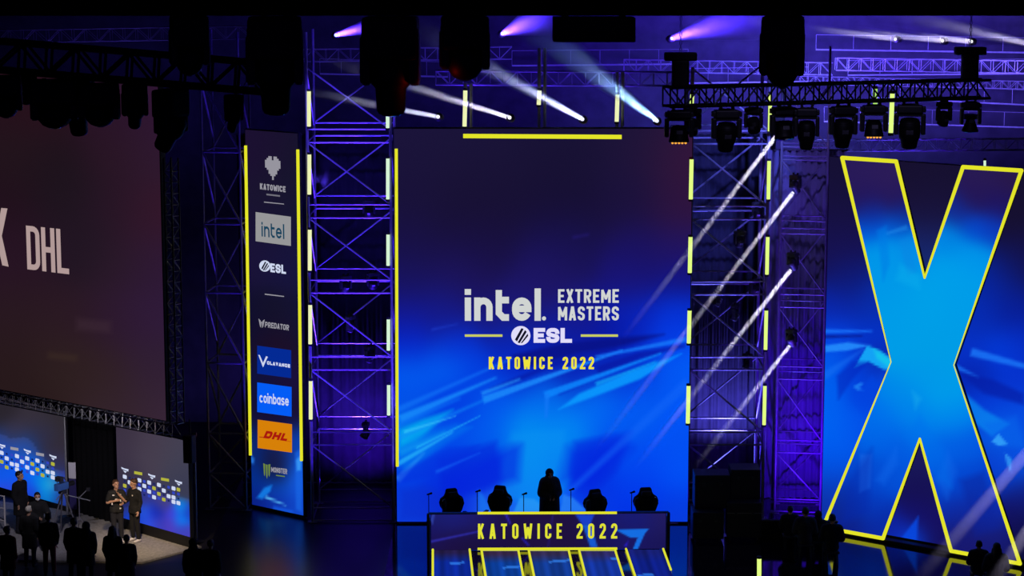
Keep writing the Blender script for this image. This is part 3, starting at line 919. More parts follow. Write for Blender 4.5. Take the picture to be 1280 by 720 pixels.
sh = [
    ([(541, 656), (537, 650), (541, 642), (544, 641)], (60, 90, 210), .5, 2),
    (streak(534, 678, 600, 664, 3, 2), (50, 50, 190), .7, 2),
    ([(719, 643), (743, 643), (738, 655), (728, 656)], (24, 70, 220), .85, 2),
    ([(728, 656), (738, 655), (747, 684), (738, 684)], (20, 100, 230), .85, 2),
    ([(769, 662), (811, 661), (806, 667), (797, 687), (791, 687), (797, 672), (788, 672)], (20, 116, 236), .92, 1.5),
    ([(780, 682), (785, 676), (784, 684)], (40, 30, 200), .8, 2),
    (streak(691, 644, 685, 684, 2, 2), (40, 30, 140), .5, 2),
    (streak(652, 672, 661, 682, 2, 2), (40, 36, 200), .8, 2),
    (streak(632, 642, 638, 655, 3, 2), (50, 40, 210), .7, 2),
]
picture_grid('display', pd, dx0 + .02, dx1 - .02, .03, dz1 - .01, 150, 30, fld, sh, LED, desk)
words(pd, 'KATOWICE 2022', (597.5, 673.6), (771.5, 673.2), 19, 'desk_yellow', desk, wf=.44, t=.165, gap=.38)
bar_local(pd, [(597, 641.4), (771, 641.0)], .036, -.06).build('yellow_light_strip', 'yellow', desk)
bar_local(pd, [(597, 686.2), (771.5, 685.8)], .036, -.05).build('yellow_light_strip', 'yellow', desk)

# ---- five lit floor panels in front of the desk ------------------------------------
pf_cols = [
    ((541, 541), (587, 591), 'first floor panel from the tower end of the desk, edged in two yellow lines'),
    ((602, 607), (648, 654), 'floor panel below the letters KAT of the desk front, edged in yellow'),
    ((661, 667.5), (711, 718), 'floor panel below the letters WICE of the desk front, edged in yellow'),
    ((724, 732), (769, 779), 'floor panel below the number 2022 of the desk front, edged in yellow'),
    ((782.5, 793.5), (829, 841), 'last floor panel from the tower end, with the short outer yellow line'),
]
for i, ((a0, a1), (b0, b1), lab) in enumerate(pf_cols):
    q = [floor_at(a0, 690 if i in (1, 2, 3) else 688), floor_at(b0, 690 if i in (1, 2, 3) else 688), floor_at(b0 + (b1 - b0) * 2.1, 757), floor_at(a0 + (a1 - a0) * 2.1, 757)]
    c0 = sum(q, Vector()) / 4
    t = thing('floor_panel', lab, 'floor light', (c0.x, c0.y, 0), 0, 'lit floor panels before the desk')
    lo = [(p.x - c0.x, p.y - c0.y) for p in q]
    MB().add([(x, y, .002) for x, y in lo] + [(x, y, .02) for x, y in lo], [(3, 2, 1, 0), (4, 5, 6, 7), (0, 1, 5, 4), (1, 2, 6, 5), (2, 3, 7, 6), (3, 0, 4, 7)]).build('slab', 'black', t)
    # picture across the slab
    nx, ny = 20, 44
    vs, cs = [], []
    for j in range(ny):
        for ii in range(nx):
            u, v = ii / (nx - 1), j / (ny - 1)
            p = (Vector(lo[0]) * (1 - u) + Vector(lo[1]) * u) * (1 - v) + (Vector(lo[3]) * (1 - u) + Vector(lo[2]) * u) * v
            vs.append((p.x, p.y, .024))
            w = min(1, max(0, (v - .06) / .18))
            top = Vector([(36, 28, 70), (54, 38, 70), (50, 42, 78), (44, 40, 96), (22, 30, 110)][i])
            bot = Vector([(12, 40, 150), (12, 60, 150), (18, 56, 140), (20, 50, 150), (14, 30, 130)][i])
            c = top.lerp(bot, w)
            st = .5 + .5 * math.sin(u * 19 + i * 2.1) * math.sin(u * 7.3 + i)
            c = c * (.82 + .36 * st)
            sv, su0, su1 = [(.30, .45, .8), (.36, .5, .95), (.24, .45, 1.0), (.20, .80, 1.0), (.50, .1, .5)][i]
            if abs(v - (sv - .06 * u)) < .022 and su0 < u < su1:
                c = c.lerp(Vector((50, 130, 240)), .75)
            cs.append(c)
    fa = [(j * nx + ii, j * nx + ii + 1, (j + 1) * nx + ii + 1, (j + 1) * nx + ii) for j in range(ny - 1) for ii in range(nx - 1)]
    me = bpy.data.meshes.new('display')
    me.from_pydata(vs, [], fa)
    at_ = me.attributes.new('picture', 'FLOAT_COLOR', 'POINT')
    at_.data.foreach_set('color', np.array([[*lin(c), 1] for c in cs], np.float32).ravel())
    link('display', me, LED, t)
    for e, (k0, k3) in enumerate(((0, 3), (1, 2))):
        a, b2 = Vector(lo[k0]), Vector(lo[k3])
        if i == 4 and e == 1:
            b2 = a.lerp(b2, .40)
        MB().tube((a.x, a.y, .045), (b2.x, b2.y, .045), .032, 8).build('yellow_edge_light', 'desk_yellow', t)
    if i in (1, 2, 3):
        a, b2 = Vector(lo[0]), Vector(lo[1])
        MB().tube((a.x, a.y, .04), (b2.x, b2.y, .04), .012, 6).build('yellow_edge_light', 'line_graphic', t)

# ---- interview backdrops ------------------------------------------------------------
TB = R(43)
pk = Panel(floor_at(238, 686), -TB)


def sponsor_grid(pan, parent, x_of, rows, top, cols, yel):
    pass


def backdrop(pxl, pxr, lab, samples, logo):
    x0, x1 = pan_x = pk.uv(pxl, 600)[0], pk.uv(pxr, 600)[0]
    z1 = pk.uv(pxr, 536 if pxr > 200 else 509)[1]
    z1 = min(z1, lz0 - .46)
    mid = (x0 + x1) / 2
    root = pk.P0 + pk.rot @ Vector((mid, 0, 0))
    p2 = Panel(root, -TB)
    t = thing('interview_backdrop', lab, 'backdrop', root, -TB, 'interview stage backdrops')
    h = (x1 - x0) / 2
    MB().bevbox((-h - .03, 0, .0), (h + .03, .12, z1 + .02), .01).build('cabinet', 'black', t)
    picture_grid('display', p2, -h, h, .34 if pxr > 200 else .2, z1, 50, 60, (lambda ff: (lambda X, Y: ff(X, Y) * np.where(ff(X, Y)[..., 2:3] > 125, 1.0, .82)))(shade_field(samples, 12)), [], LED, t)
    # rows of small sponsor marks
    rnd = random.Random(3)
    parts = {'patch_white': MB(), 'patch_yellow': MB(), 'patch_blue': MB(), 'patch_navy': MB()}
    (ax, ay), (bx, by), rh, n = logo
    for r in range(4):
        for c in range(n):
            u = c / (n - 1)
            px = ax + (bx - ax) * u
            py = ay + (by - ay) * u + r * rh
            kind = ['patch_white', 'patch_navy', 'patch_blue', 'patch_white', 'patch_blue', 'patch_yellow', 'patch_navy'][(c * 1 - r) % 7] if c not in (n - 1,) else ['patch_yellow', 'patch_blue', 'patch_navy', 'patch_white'][r]
            if (c + r) % 7 == 5 and r % 2 == 0:
                kind = 'patch_white'
            big = {'patch_white': 1.15, 'patch_yellow': 1.05, 'patch_blue': .8, 'patch_navy': .55}[kind]
            w = (bx - ax) / n * .38 * big
            hh = rh * .38 * big
            kk = .28
            q = [p2.uv(px + dx * w, py + dy * hh + dx * w * kk, -.012) for dx, dy in ((-1, .7), (-.7, 1), (.7, 1), (1, .7), (1, -.7), (.7, -1), (-.7, -1), (-1, -.7))]
            parts[kind].add([(a, -.012, b) for a, b in q], [tuple(range(8))])
    for kname, mbk in parts.items():
        if mbk.v:
            mbk.build('sponsor_logo_print', kname, t)
    mb, my = MB(), MB()
    for c in range(5):
        u = c / 4
        px, py = ax + (bx - ax) * u, ay + (by - ay) * u - rh * 1.55
        if c % 2 == 0:
            for poly in ([(-4.4, -3.2), (-.6, -1.8), (4.6, -1.2), (4.4, 1.6), (-4, -1)], [(-2.4, .6), (2.6, 1.8), (.6, 4)]):
                q = [p2.uv(px + dx, py + dy + dx * .1, -.012) for dx, dy in poly]
                mb.add([(a, -.012, b) for a, b in q], [tuple(range(len(q)))])
        else:
            q = [p2.uv(px + dx, py + dy + dx * .1, -.012) for dx, dy in ((-5, -2), (5, -1.2), (5, 2.4), (-5, 1.6))]
            my.add([(a, -.012, b) for a, b in q], [(0, 1, 2, 3)])
    mb.build('sponsor_logo_print', 'patch_white', t)
    my.build('sponsor_logo_print', 'patch_yellow' if pxr > 200 else 'grey_graphic', t)
    return t


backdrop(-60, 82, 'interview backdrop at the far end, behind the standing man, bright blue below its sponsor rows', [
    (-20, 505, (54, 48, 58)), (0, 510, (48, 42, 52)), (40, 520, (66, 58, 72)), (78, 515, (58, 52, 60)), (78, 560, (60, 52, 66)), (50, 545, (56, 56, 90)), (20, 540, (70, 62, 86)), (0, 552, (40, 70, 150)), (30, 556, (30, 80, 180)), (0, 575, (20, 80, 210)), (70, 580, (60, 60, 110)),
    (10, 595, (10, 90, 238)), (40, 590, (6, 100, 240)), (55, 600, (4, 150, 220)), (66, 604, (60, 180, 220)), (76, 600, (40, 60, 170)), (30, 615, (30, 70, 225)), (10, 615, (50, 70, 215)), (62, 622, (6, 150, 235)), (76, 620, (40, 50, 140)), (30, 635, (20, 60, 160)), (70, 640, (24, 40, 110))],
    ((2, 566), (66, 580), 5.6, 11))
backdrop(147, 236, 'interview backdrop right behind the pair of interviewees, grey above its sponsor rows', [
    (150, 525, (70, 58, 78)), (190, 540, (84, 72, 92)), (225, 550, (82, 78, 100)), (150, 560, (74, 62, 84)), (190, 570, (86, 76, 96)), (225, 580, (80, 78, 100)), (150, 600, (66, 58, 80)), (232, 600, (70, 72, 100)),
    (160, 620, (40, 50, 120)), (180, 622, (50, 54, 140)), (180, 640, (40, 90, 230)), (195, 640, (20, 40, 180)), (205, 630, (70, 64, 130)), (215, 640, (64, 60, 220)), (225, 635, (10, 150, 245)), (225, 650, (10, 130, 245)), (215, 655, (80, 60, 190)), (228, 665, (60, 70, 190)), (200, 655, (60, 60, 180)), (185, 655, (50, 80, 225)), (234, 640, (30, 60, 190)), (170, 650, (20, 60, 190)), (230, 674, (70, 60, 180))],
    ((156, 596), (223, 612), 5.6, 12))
# ------------------------------------------------------------------ the hall itself
def struct(name, mb, mat):
    o = mb.build(name, mat)
    o['kind'] = 'structure'
    return o


BACK = 78.0
GX = floor_at(493, 656).x
struct('floor', MB().box((-38, -6, -.3), (38, BACK, -.02)), 'hall')
sf = MB()
sf.add([(p.x, p.y, z) for z in (-.02, .0) for p in (Vector((GX, 54, 0)), Vector((17, 54, 0)), Vector((17, 72, 0)), Vector((GX, 72, 0)))], [(3, 2, 1, 0), (4, 5, 6, 7), (0, 1, 5, 4), (1, 2, 6, 5), (2, 3, 7, 6), (3, 0, 4, 7)])
struct('floor_stage', sf, 'gloss')
sf = MB()
sf.add([(p.x, p.y, z) for z in (-.02, .0) for p in (Vector((-8.6, 54, 0)), Vector((GX, 54, 0)), Vector((GX, 72, 0)), Vector((-8.6, 72, 0)))], [(3, 2, 1, 0), (4, 5, 6, 7), (0, 1, 5, 4), (1, 2, 6, 5), (2, 3, 7, 6), (3, 0, 4, 7)])
struct('floor_wing', sf, 'satin')
struct('wall_back', MB().box((-38, BACK, -.3), (38, BACK + .3, 24)), 'drape')
struct('wall_left', MB().box((-38.3, -6, -.3), (-38, BACK, 24)), 'drape')
struct('wall_right', MB().box((38, -6, -.3), (38.3, BACK, 24)), 'drape')
struct('ceiling', MB().box((-38, -6, 24), (38, BACK, 24.3)), 'black')
cp = [floor_at(95, 640), floor_at(252, 684), floor_at(178, 704), floor_at(-40, 700), floor_at(-60, 620)]
sf = MB()
sf.add([(p.x, p.y, -.02) for p in cp] + [(p.x, p.y, .03) for p in cp], [tuple(range(5)), tuple(range(9, 4, -1))] + [(i, (i + 1) % 5, 5 + (i + 1) % 5, 5 + i) for i in range(5)])
struct('floor_interview', sf, 'carpet')


# ------------------------------------------------------------------ trusses and towers
def box_truss(name, label, p, q, size, mat, group=None, cell=None, r=None, lace=None, cat='truss'):
    p, q = Vector(p), Vector(q)
    L = (q - p).length
    t = thing(name, label, cat, p, 0, group)
    aim(t, p, q)
    r = r or size * .055
    s = size / 2
    for y in (-s, s):
        for z in (-s, s):
            MB().tube((0, y, z), (L, y, z), r, 8).build('chord', mat, t)
    n = max(2, round(L / (cell or size)))
    d = L / n
    for (a, b) in (((-s, -s), (-s, s)), ((s, -s), (s, s)), ((-s, s), (s, s)), ((-s, -s), (s, -s))):
        mb = MB()
        for i in range(n):
            x0, x1 = i * d, (i + 1) * d
            if i % 2:
                mb.tube((x0, *a), (x1, *b), r * .6, 6)
            else:
                mb.tube((x0, *b), (x1, *a), r * .6, 6)
            mb.tube((x0, *a), (x0, *b), r * .6, 6)
        mb.build('lacing', lace or mat, t)
    return t


def tower(label, base, rz, w, d, levels, mat, r=.045, brace=.03, top=None, double=True, group='truss towers of the stage'):
    t = thing('truss_tower', label, 'tower', base, rz, group)
    H = top or levels[-1]
    for x in (-w / 2, w / 2):
        for y in (0, d):
            MB().tube((x, y, 0), (x, y, H), r, 10).bevbox((x - .14, y - .14, 0), (x + .14, y + .14, .03), .005).build('leg', mat, t)
    for k, (z0, z1) in enumerate(zip(levels, levels[1:])):
        for y in (0, d):
            MB().tube((-w / 2, y, z0), (w / 2, y, z0), brace, 7).build('rail', mat, t)
            if double:
                MB().tube((-w / 2, y, z0 + .38), (w / 2, y, z0 + .38), brace * .9, 7).build('rail', mat, t)
        for x in (-w / 2, w / 2):
            MB().tube((x, 0, z0), (x, d, z0), brace, 7).build('rail', mat, t)
            MB().tube((x, 0, z1), (x, d, z0 + .3), brace, 7).build('brace', mat, t)
        zb, zt = (z0 + .38 if double else z0), z1
        MB().tube((-w / 2, 0, zt), (w / 2, 0, zb), brace, 7).build('brace', mat, t)
        MB().tube((w / 2, d, zt), (-w / 2, d, zb), brace, 7).build('brace', mat, t)
    return t


def z_at(py, Y):
    return at(640, py, Y).z


def led_tube(label, p, q, r, mat, group):
    p, q = Vector(p), Vector(q)
    t = thing('light_tube', label, 'light tube', p, 0, group)
    h = (q - p)
    MB().tube((0, 0, 0), h, r, 10).build('tube', mat, t)
    u = h.normalized()
    MB().tube(-u * .06, Vector(), r * 1.15, 8).build('end_cap', 'black', t)
    MB().tube(h, h + u * .06, r * 1.15, 8).build('end_cap', 'black', t)
    return t


# tower left of the main screen
TY = 64.2
xl, xr = at(389, 520, TY).x, at(491, 520, TY).x
lv = [0.05] + [z_at(y, TY) for y in (556, 462, 366, 272, 178)] + [z_at(84, TY)]
tower('lattice truss tower glowing violet between the sponsor column and the main screen', ((xl + xr) / 2, TY, 0), 0, xr - xl, 2.2, lv, 'steel', .045, .024, top=z_at(40, TY))
gl = 'light tubes on the tower beside the sponsor column'
nm = ['topmost', 'second', 'third', 'fourth', 'lowest']
for i, (a, b) in enumerate(((114, 158), (193, 243), (287, 338), (381, 430), (476, 524))):
    px = 386.2 + (a - 115) * .006
    led_tube(f'{nm[i]} warm white light tube up the leg next to the sponsor column', at(px, b, TY - .15), at(px, a, TY - .15), .055, 'tube_warm', gl)
gl = 'light tubes on the tower leg beside the main screen'
for i, (a, b) in enumerate(((143, 160), (198, 249), (293, 332), (399, 438), (481, 519))):
    px = 484.5 + (a - 145) * .004
    led_tube(f'{nm[i]} pale green-white light tube up the tower leg beside the main screen', at(px, b, TY - .15), at(px, a, TY - .15), .05, 'tube_white', gl)

# tower right of the main screen
TR = 64.6
xl2, xr2 = at(862, 400, TR).x, at(957, 400, TR).x
lv2 = [0.05] + [z_at(y, TR) for y in (556, 462, 368, 274, 180)] + [z_at(86, TR)]
tower('dark truss tower carrying lamps just right of the main screen', ((xl2 + xr2) / 2, TR, 0), 0, xr2 - xl2, 2.0, lv2, 'dull_steel', .05, .03, top=z_at(84, TR))
gl = 'light tubes on the leg at the main screen edge'
for i, (a, b) in enumerate(((118, 131), (199, 249), (296, 341), (388, 429), (482, 529))):
    px = 865 - (a - 118) * .013
    led_tube(f'{nm[i]} lime light tube up the leg at the main screen edge', at(px - .5, b, MY - .22), at(px + .5, a, MY - .22), .06, 'tube_lime', gl)
gl = 'light tubes on the outer leg of the lamp tower'
for i, (a, b) in enumerate(((117, 164), (201, 249), (296, 343), (388, 437), (482, 531))):
    px = 962.5 - (a - 118) * .019
    led_tube(f'{nm[i]} lime light tube up the outer leg, where the slanted white beams start', at(px - .5, b, TR - .15), at(px + .5, a, TR - .15), .055, 'tube_lime', gl)

# tower between the lamp tower and the X wall
T3 = 65.2
xl3, xr3 = at(970, 450, T3).x, at(1027, 450, T3).x
lv3 = [0.05] + [z_at(y, T3) for y in (566, 474, 384, 292, 200)] + [z_at(110, T3)]
tower('slim truss tower against violet cloth, next to the letter X wall', ((xl3 + xr3) / 2 + .05, T3, 0), R(-8), xr3 - xl3, 1.2, lv3, 'dull_steel', .035, .024, top=z_at(60, T3))
dr = thing('hanging_cloth', 'tall violet-lit cloth hanging behind the slim tower beside the letter X wall', 'cloth', (at(1000, 500, 67).x, 67, 0))
hw = (at(1060, 500, 67).x - at(962, 500, 67).x) / 2
mb = MB()
nn = 60
zt = z_at(188, 67)
rowp = [(-hw + 2 * hw * i / nn, .06 * math.sin(i * 1.1) + .03 * math.sin(i * 2.7)) for i in range(nn + 1)]
vs = [(x, y, z) for z in (.02, zt) for x, y in rowp] + [(x, y + .02, z) for z in (.02, zt) for x, y in rowp]
n1 = nn + 1
fs = [(i, i + 1, n1 + i + 1, n1 + i) for i in range(nn)] + [(2 * n1 + i + 1, 2 * n1 + i, 3 * n1 + i, 3 * n1 + i + 1) for i in range(nn)]
fs += [(n1 + i, n1 + i + 1, 3 * n1 + i + 1, 3 * n1 + i) for i in range(nn)] + [(0, n1, 3 * n1, 2 * n1), (n1 - 1, 3 * n1 - 1, 4 * n1 - 1, 2 * n1 - 1)]
mb.add(vs, fs)
mb.build('cloth', 'scrim', dr, True)
MB().tube((-hw - .1, .03, zt), (hw + .1, .03, zt), .035, 8).build('top_pipe', 'dark_steel', dr)



def dark_cloth(label, pxa, pxb, Y, top):
    a, b = at(pxa, 400, Y).x, at(pxb, 400, Y).x
    hw = (b - a) / 2
    t = thing('hanging_cloth', label, 'cloth', ((a + b) / 2, Y, 0), 0)
    zt = z_at(top, Y)
    nn = 70
    rowp = [(-hw + 2 * hw * i / nn, .05 * math.sin(i * 1.2) + .03 * math.sin(i * 2.9)) for i in range(nn + 1)]
    n1 = nn + 1
    mb = MB().add([(x, y, z) for z in (.02, zt) for x, y in rowp] + [(x, y + .02, z) for z in (.02, zt) for x, y in rowp],
                  [(i, i + 1, n1 + i + 1, n1 + i) for i in range(nn)] + [(2 * n1 + i + 1, 2 * n1 + i, 3 * n1 + i, 3 * n1 + i + 1) for i in range(nn)] + [(n1 + i, n1 + i + 1, 3 * n1 + i + 1, 3 * n1 + i) for i in range(nn)])
    mb.build('cloth', 'drape', t, True)
    MB().tube((-hw - .05, .03, zt), (hw + .05, .03, zt), .03, 8).build('top_pipe', 'dark_steel', t)
    return t


dark_cloth('dark cloth hanging behind the violet tower beside the sponsor column', 300, 500, 69.0, 168)
dark_cloth('dark cloth hanging behind the lamp tower at the main screen edge', 850, 966, 69.0, 168)

# dark tower behind the big dim screen's edge
T4 = 65.6
xl4, xr4 = at(258, 450, T4).x, at(305, 450, T4).x
lv4 = [0.05] + [z_at(y, T4) for y in (592, 542, 454, 366, 280, 190)] + [z_at(100, T4)]
tower('unlit truss tower with faint blue braces, left of the sponsor column', ((xl4 + xr4) / 2, T4, 0), R(-6), xr4 - xl4, 1.4, lv4, 'dull_steel', .035, .032, top=z_at(40, T4), double=False)

# truss under and beside the big dim screen
za = pl.uv(208, 529, .3)[1]
A, B = pl.P0 + pl.rot @ Vector((lx0 - .2, .05, lz0 - .24)), pl.P0 + pl.rot @ Vector((lx1 + .35, .05, lz0 - .24))
box_truss('truss', 'bright-tubed box truss running along the lower edge of the big dim screen', A, B, .34, 'dark_steel', 'box trusses', lace='steel')
A = pl.P0 + pl.rot @ Vector((lx1 + .28, .16, lz0 - .05))
vt = thing('truss', 'upright dark box truss standing along the edge of the big dim screen', 'truss', A, -TH, 'box trusses')
for x in (-.14, .14):
    for y in (-.14, .14):
        MB().tube((x, y, 0), (x, y, 7.5), .024, 7).build('chord', 'dark_steel', vt)
for (a, b) in (((-.14, -.14), (.14, -.14)), ((-.14, .14), (.14, .14)), ((-.14, -.14), (-.14, .14)), ((.14, -.14), (.14, .14))):
    mb = MB()
    for i in range(24):
        z0_, z1_ = i * .31, (i + 1) * .31
        p_, q_ = (a, b) if i % 2 else (b, a)
        mb.tube((*p_, z0_), (*q_, z1_), .013, 6).tube((*p_, z0_), (*q_, z0_), .013, 6)
    mb.build('lacing', 'steel', vt)

# near truss carrying the big lamps, black cloth wrap added to blacken the top
NY, NZ = 18.6, None
zb_ = at(640, 18, NY).z
nt_ = thing('truss', 'long truss with an added black cloth wrap across the very top, closest to us', 'truss', (0, NY, zb_), 0, 'box trusses')
for y in (-.25, .25):
    for z in (.06, .54):
        MB().tube((-7, y, z), (7, y, z), .028, 8).build('chord', 'dark_steel', nt_)
for y in (-.25, .25):
    mb = MB()
    for i in range(28):
        x0_, x1_ = -7 + i * .5, -6.5 + i * .5
        mb.tube((x0_, y, .06 if i % 2 else .54), (x1_, y, .54 if i % 2 else .06), .014, 6)
    mb.build('lacing', 'dark_steel', nt_)
mb = MB()
nn = 140
prof = [(-7 + 14 * i / nn, .012 * math.sin(i * .9)) for i in range(nn + 1)]
n1 = nn + 1
loop = [(-.31, .62), (-.31, .0), (.31, .0), (.31, .62)]
vs = [(x, y0 + w, z0_) for (y0, z0_) in loop for x, w in prof]
fs = [(k * n1 + i, k * n1 + i + 1, (k + 1) * n1 + i + 1, (k + 1) * n1 + i) for k in range(3) for i in range(nn)]
mb.add(vs, fs)
mb.build('added_black_wrap', 'soft_black', nt_)

# middle truss with its row of lamps
mL, mR = at(833, 133, (CAM.z - 13.9) / math.tan(PITCH + math.atan((133 - 360) / F))), at(1232, 122, (CAM.z - 13.9) / math.tan(PITCH + math.atan((122 - 360) / F)))
mL.z = mR.z = 13.9
msz = .36
dirm = (mR - mL).normalized()
box_truss('truss', 'dark box truss carrying the row of lamps in front of the letter X', mL + Vector((0, 0, msz / 2)), mR + Vector((0, 0, msz / 2)), msz, 'dark_steel', 'box trusses', cell=.3, r=.028)


def mid(px, dz=0.0, back=0.0):
    """point on the underside of the middle truss straight above photo column px"""
    lo, hi = 0.0, 1.0
    for _ in range(40):
        t = (lo + hi) / 2
        if pixel(mL.lerp(mR, t))[0] < px:
            lo = t
        else:
            hi = t
    p = mL.lerp(mR, lo)
    return p + Vector((0, back, dz))


# upper left truss carrying the cluster of big dark lamps
UY = 33.0
uA, uB = at(-40, 66, UY), at(330, 97, UY)
uB.z = uA.z
uB = at(330, 97, 33.0)
box_truss('truss', 'dark box truss with the cluster of big black lamps before the dim screen', uA, uB, .42, 'dark_steel', 'box trusses', cell=.4, r=.04)

# roof trusses far behind
far = [
    ('violet-lit box truss just above the main screen', at(545, 97, 66.5), at(868, 99, 66.5), .40, .022, 'steel'),
    ('far box truss high over the letter X, faint violet zigzag lacing', at(1045, 80, 73), at(1300, 84, 73), .40, .013, 'dull_steel'),
    ('far box truss behind the lamp row, two thin pale chords', at(1000, 100, 75), at(1300, 107, 75), .26, .011, 'dull_steel'),
    ('far box truss high at the back between the big lamps', at(330, 70, 74), at(640, 66, 74), .4, .014, 'dull_steel'),
    ('far box truss behind the top of the lamp tower', at(780, 82, 74), at(1040, 86, 74), .4, .012, 'dull_steel'),
    ('far box truss just over the top edge of the letter X wall', at(1020, 182, 69.5), at(1330, 180, 67.0), .34, .014, 'steel'),
    ('far box truss high over the unlit tower', at(-20, 46, 72), at(330, 40, 72), .4, .013, 'dull_steel'),
]
for lab, a, b, sz, r_, mt_ in far:
    box_truss('truss', lab, a, b, sz, mt_, 'box trusses', cell=sz, r=r_)
# thin roof pipes at the back
gpipe = 'thin pipes under the roof'
for (xa, ya, xb, yb, Y, lab) in ((1020, 62, 1300, 66, 76, 'thin pale pipe at the back, just under the thin white beams'), (1060, 94, 1300, 92, 76.4, 'thin pale pipe at the back, below the far zigzag truss'),
                                 (1090, 122, 1300, 132, 76, 'thin pale pipe at the back, behind the end of the lamp truss'), (640, 82, 860, 80, 76, 'thin pale pipe at the back, under the black equipment box'),
                                 (860, 104, 1010, 102, 76.6, 'thin pale pipe at the back, between the two chain hoists'), (1030, 152, 1300, 160, 75, 'thin pale pipe at the back, behind the lamp snouts'), (400, 92, 560, 96, 76, 'thin pale pipe at the back, behind the violet tower top')):
    p, q = at(xa, ya, Y), at(xb, yb, Y)
    t = thing('roof_pipe', lab, 'pipe', p, 0, gpipe)
    MB().tube((0, 0, 0), q - p, .028, 8).build('pipe', 'steel', t)
    mb = MB()
    nk = 6
    for i in range(nk + 1):
        c_ = (q - p) * (i / nk)
        mb.tube(c_, c_ + Vector((0, 0, .5)), .01, 6)
    mb.tube(Vector((0, 0, .5)), q - p + Vector((0, 0, .5)), .012, 6)
    mb.build('hanger', 'dull_steel', t)
gh = 'hanging light tubes above the main screen'
for i, (px, a, b) in enumerate(((581.3, 113, 158), (674, 113, 131), (771.5, 118, 152))):
    led_tube('short warm light tube hanging over the yellow top bar, ' + ['at its sponsor column end', 'over its middle', 'at its lamp tower end'][i],
             at(px - .6, b, MY - .12), at(px + .4, a, MY - .12), .06, 'tube_warm', gh)
led_tube('slanted green light tube hanging in front of the lamp truss, beside the amber-lit lamp', at(1113.5, 166, 47), at(1115.5, 117, 47), .05, 'tube_lime', 'tubes by the lamp truss')
led_tube('short green light tube behind the lamp truss, above the amber-lit lamp', at(1094, 140, 47.6), at(1094, 111, 47.6), .05, 'tube_green', 'tubes by the lamp truss')
led_tube('short green light tube standing out of the top of the letter X', at(1231, 209, 61.0), at(1231, 200.5, 61.0), .035, 'tube_white', 'tubes by the lamp truss')
led_tube('lime light tube standing at floor level by the cases, lower end out of view', at(949, 745, 58.3), at(949, 698, 58.3), .06, 'tube_lime', 'tubes by the cases')

# ------------------------------------------------------------------ moving lamps
def lamp(kind='spot', lens='glass', name='moving_light'):
    """origin at the clamp; about one metre tall, hangs along -z"""
    t = thing(name, 'lamp', 'stage light')
    mb = MB()
    for x in (-.12, .12):
        mb.bevbox((x - .03, -.04, -.10), (x + .03, .04, .02), .008)
    mb.bevbox((-.16, -.03, -.10), (.16, .03, -.06), .008)
    mb.build('clamp', 'black', t)
    if kind in ('profile', 'dome'):
        MB().bevbox((-.29, -.2, -.45), (.29, .2, .0), .05).build('base_cover', 'black', t)
    MB().bevbox((-.24, -.17, -.26), (.24, .17, -.09), .03).bevbox((-.30, -.10, -.24), (.30, .10, -.12), .02).build('base', 'charcoal', t)
    mb = MB().bevbox((-.25, -.09, -.33), (.25, .09, -.25), .015)
    for x in (-1, 1):
        mb.bevbox((x * .255 - .045, -.10, -.72), (x * .255 + .045, .10, -.27), .03)
        if kind in ('profile', 'dome'):
            mb.bevbox((x * .255 - .06, -.15, -.70), (x * .255 + .05, .15, -.20), .04)
    mb.build('yoke', 'charcoal', t)
    if kind == 'spot':
        prof = [(.001, .26), (.10, .255), (.175, .23), (.205, .12), (.207, -.06), (.20, -.16), (.17, -.22), (.150, -.36), (.14, -.385), (.001, -.385)]
    elif kind == 'profile':
        prof = [(.001, .24), (.15, .235), (.215, .16), (.225, .0), (.21, -.08), (.165, -.13), (.150, -.36), (.13, -.40), (.001, -.40)]
    elif kind == 'dome':
        prof = [(.001, .24), (.16, .22), (.225, .12), (.235, 0), (.215, -.10), (.16, -.19), (.09, -.235), (.001, -.235)]
    elif kind == 'wash':
        prof = [(.001, .18), (.12, .17), (.17, .10), (.185, 0), (.20, -.12), (.215, -.20), (.205, -.23), (.001, -.23)]
    else:
        prof = [(.001, .16), (.09, .155), (.12, .08), (.13, 0), (.17, -.12), (.24, -.28), (.24, -.31), (.001, -.31)]
    hm = MB().lathe(prof, 22).build('head', 'black', t, True)
    hm.location = (0, 0, -.62)
    zl = prof[-1][1]
    rl = prof[-2][0] * .86
    if lens == 'amber':
        for i in range(5):
            MB().ball(((i - 2) * .068, -.05 + .012 * (i % 2), zl - .008), (.026, .05, .03), 10, 6).build('lens', 'amber', hm)
    else:
        MB().lathe([(.001, zl + .01), (rl, zl), (rl * .8, zl - .018), (.001, zl - .03)], 20).build('lens', lens, hm)
    mb = MB()
    for i in range(5):
        z = .05 + i * .03
        mb.lathe([(.196, z), (.203, z + .006), (.196, z + .012)], 22)
    mb.build('cooling_ribs', 'charcoal', hm)
    MB().bevbox((-.07, -.205, -.05), (.07, -.18, .05), .01).build('display_badge', 'dull_steel', hm)
    return t


PROTO = {}


def put_lamp(p, scale, label, group, kind='spot', lens='glass', pan=0.0, tilt=0.0, squash=1.0):
    key = (kind, lens)
    if key not in PROTO:
        PROTO[key] = lamp(kind, lens)
        t = PROTO[key]
    else:
        t = copy_tree(PROTO[key])
    t.location = p
    t.scale = (scale * squash, scale * squash, scale)
    t.rotation_euler = (0, 0, pan)
    t['label'] = label
    t['group'] = group
    for ch in t.children:
        if ch.name.split('.')[0] == 'head':
            ch.rotation_euler = (tilt, 0, 0)
    return t


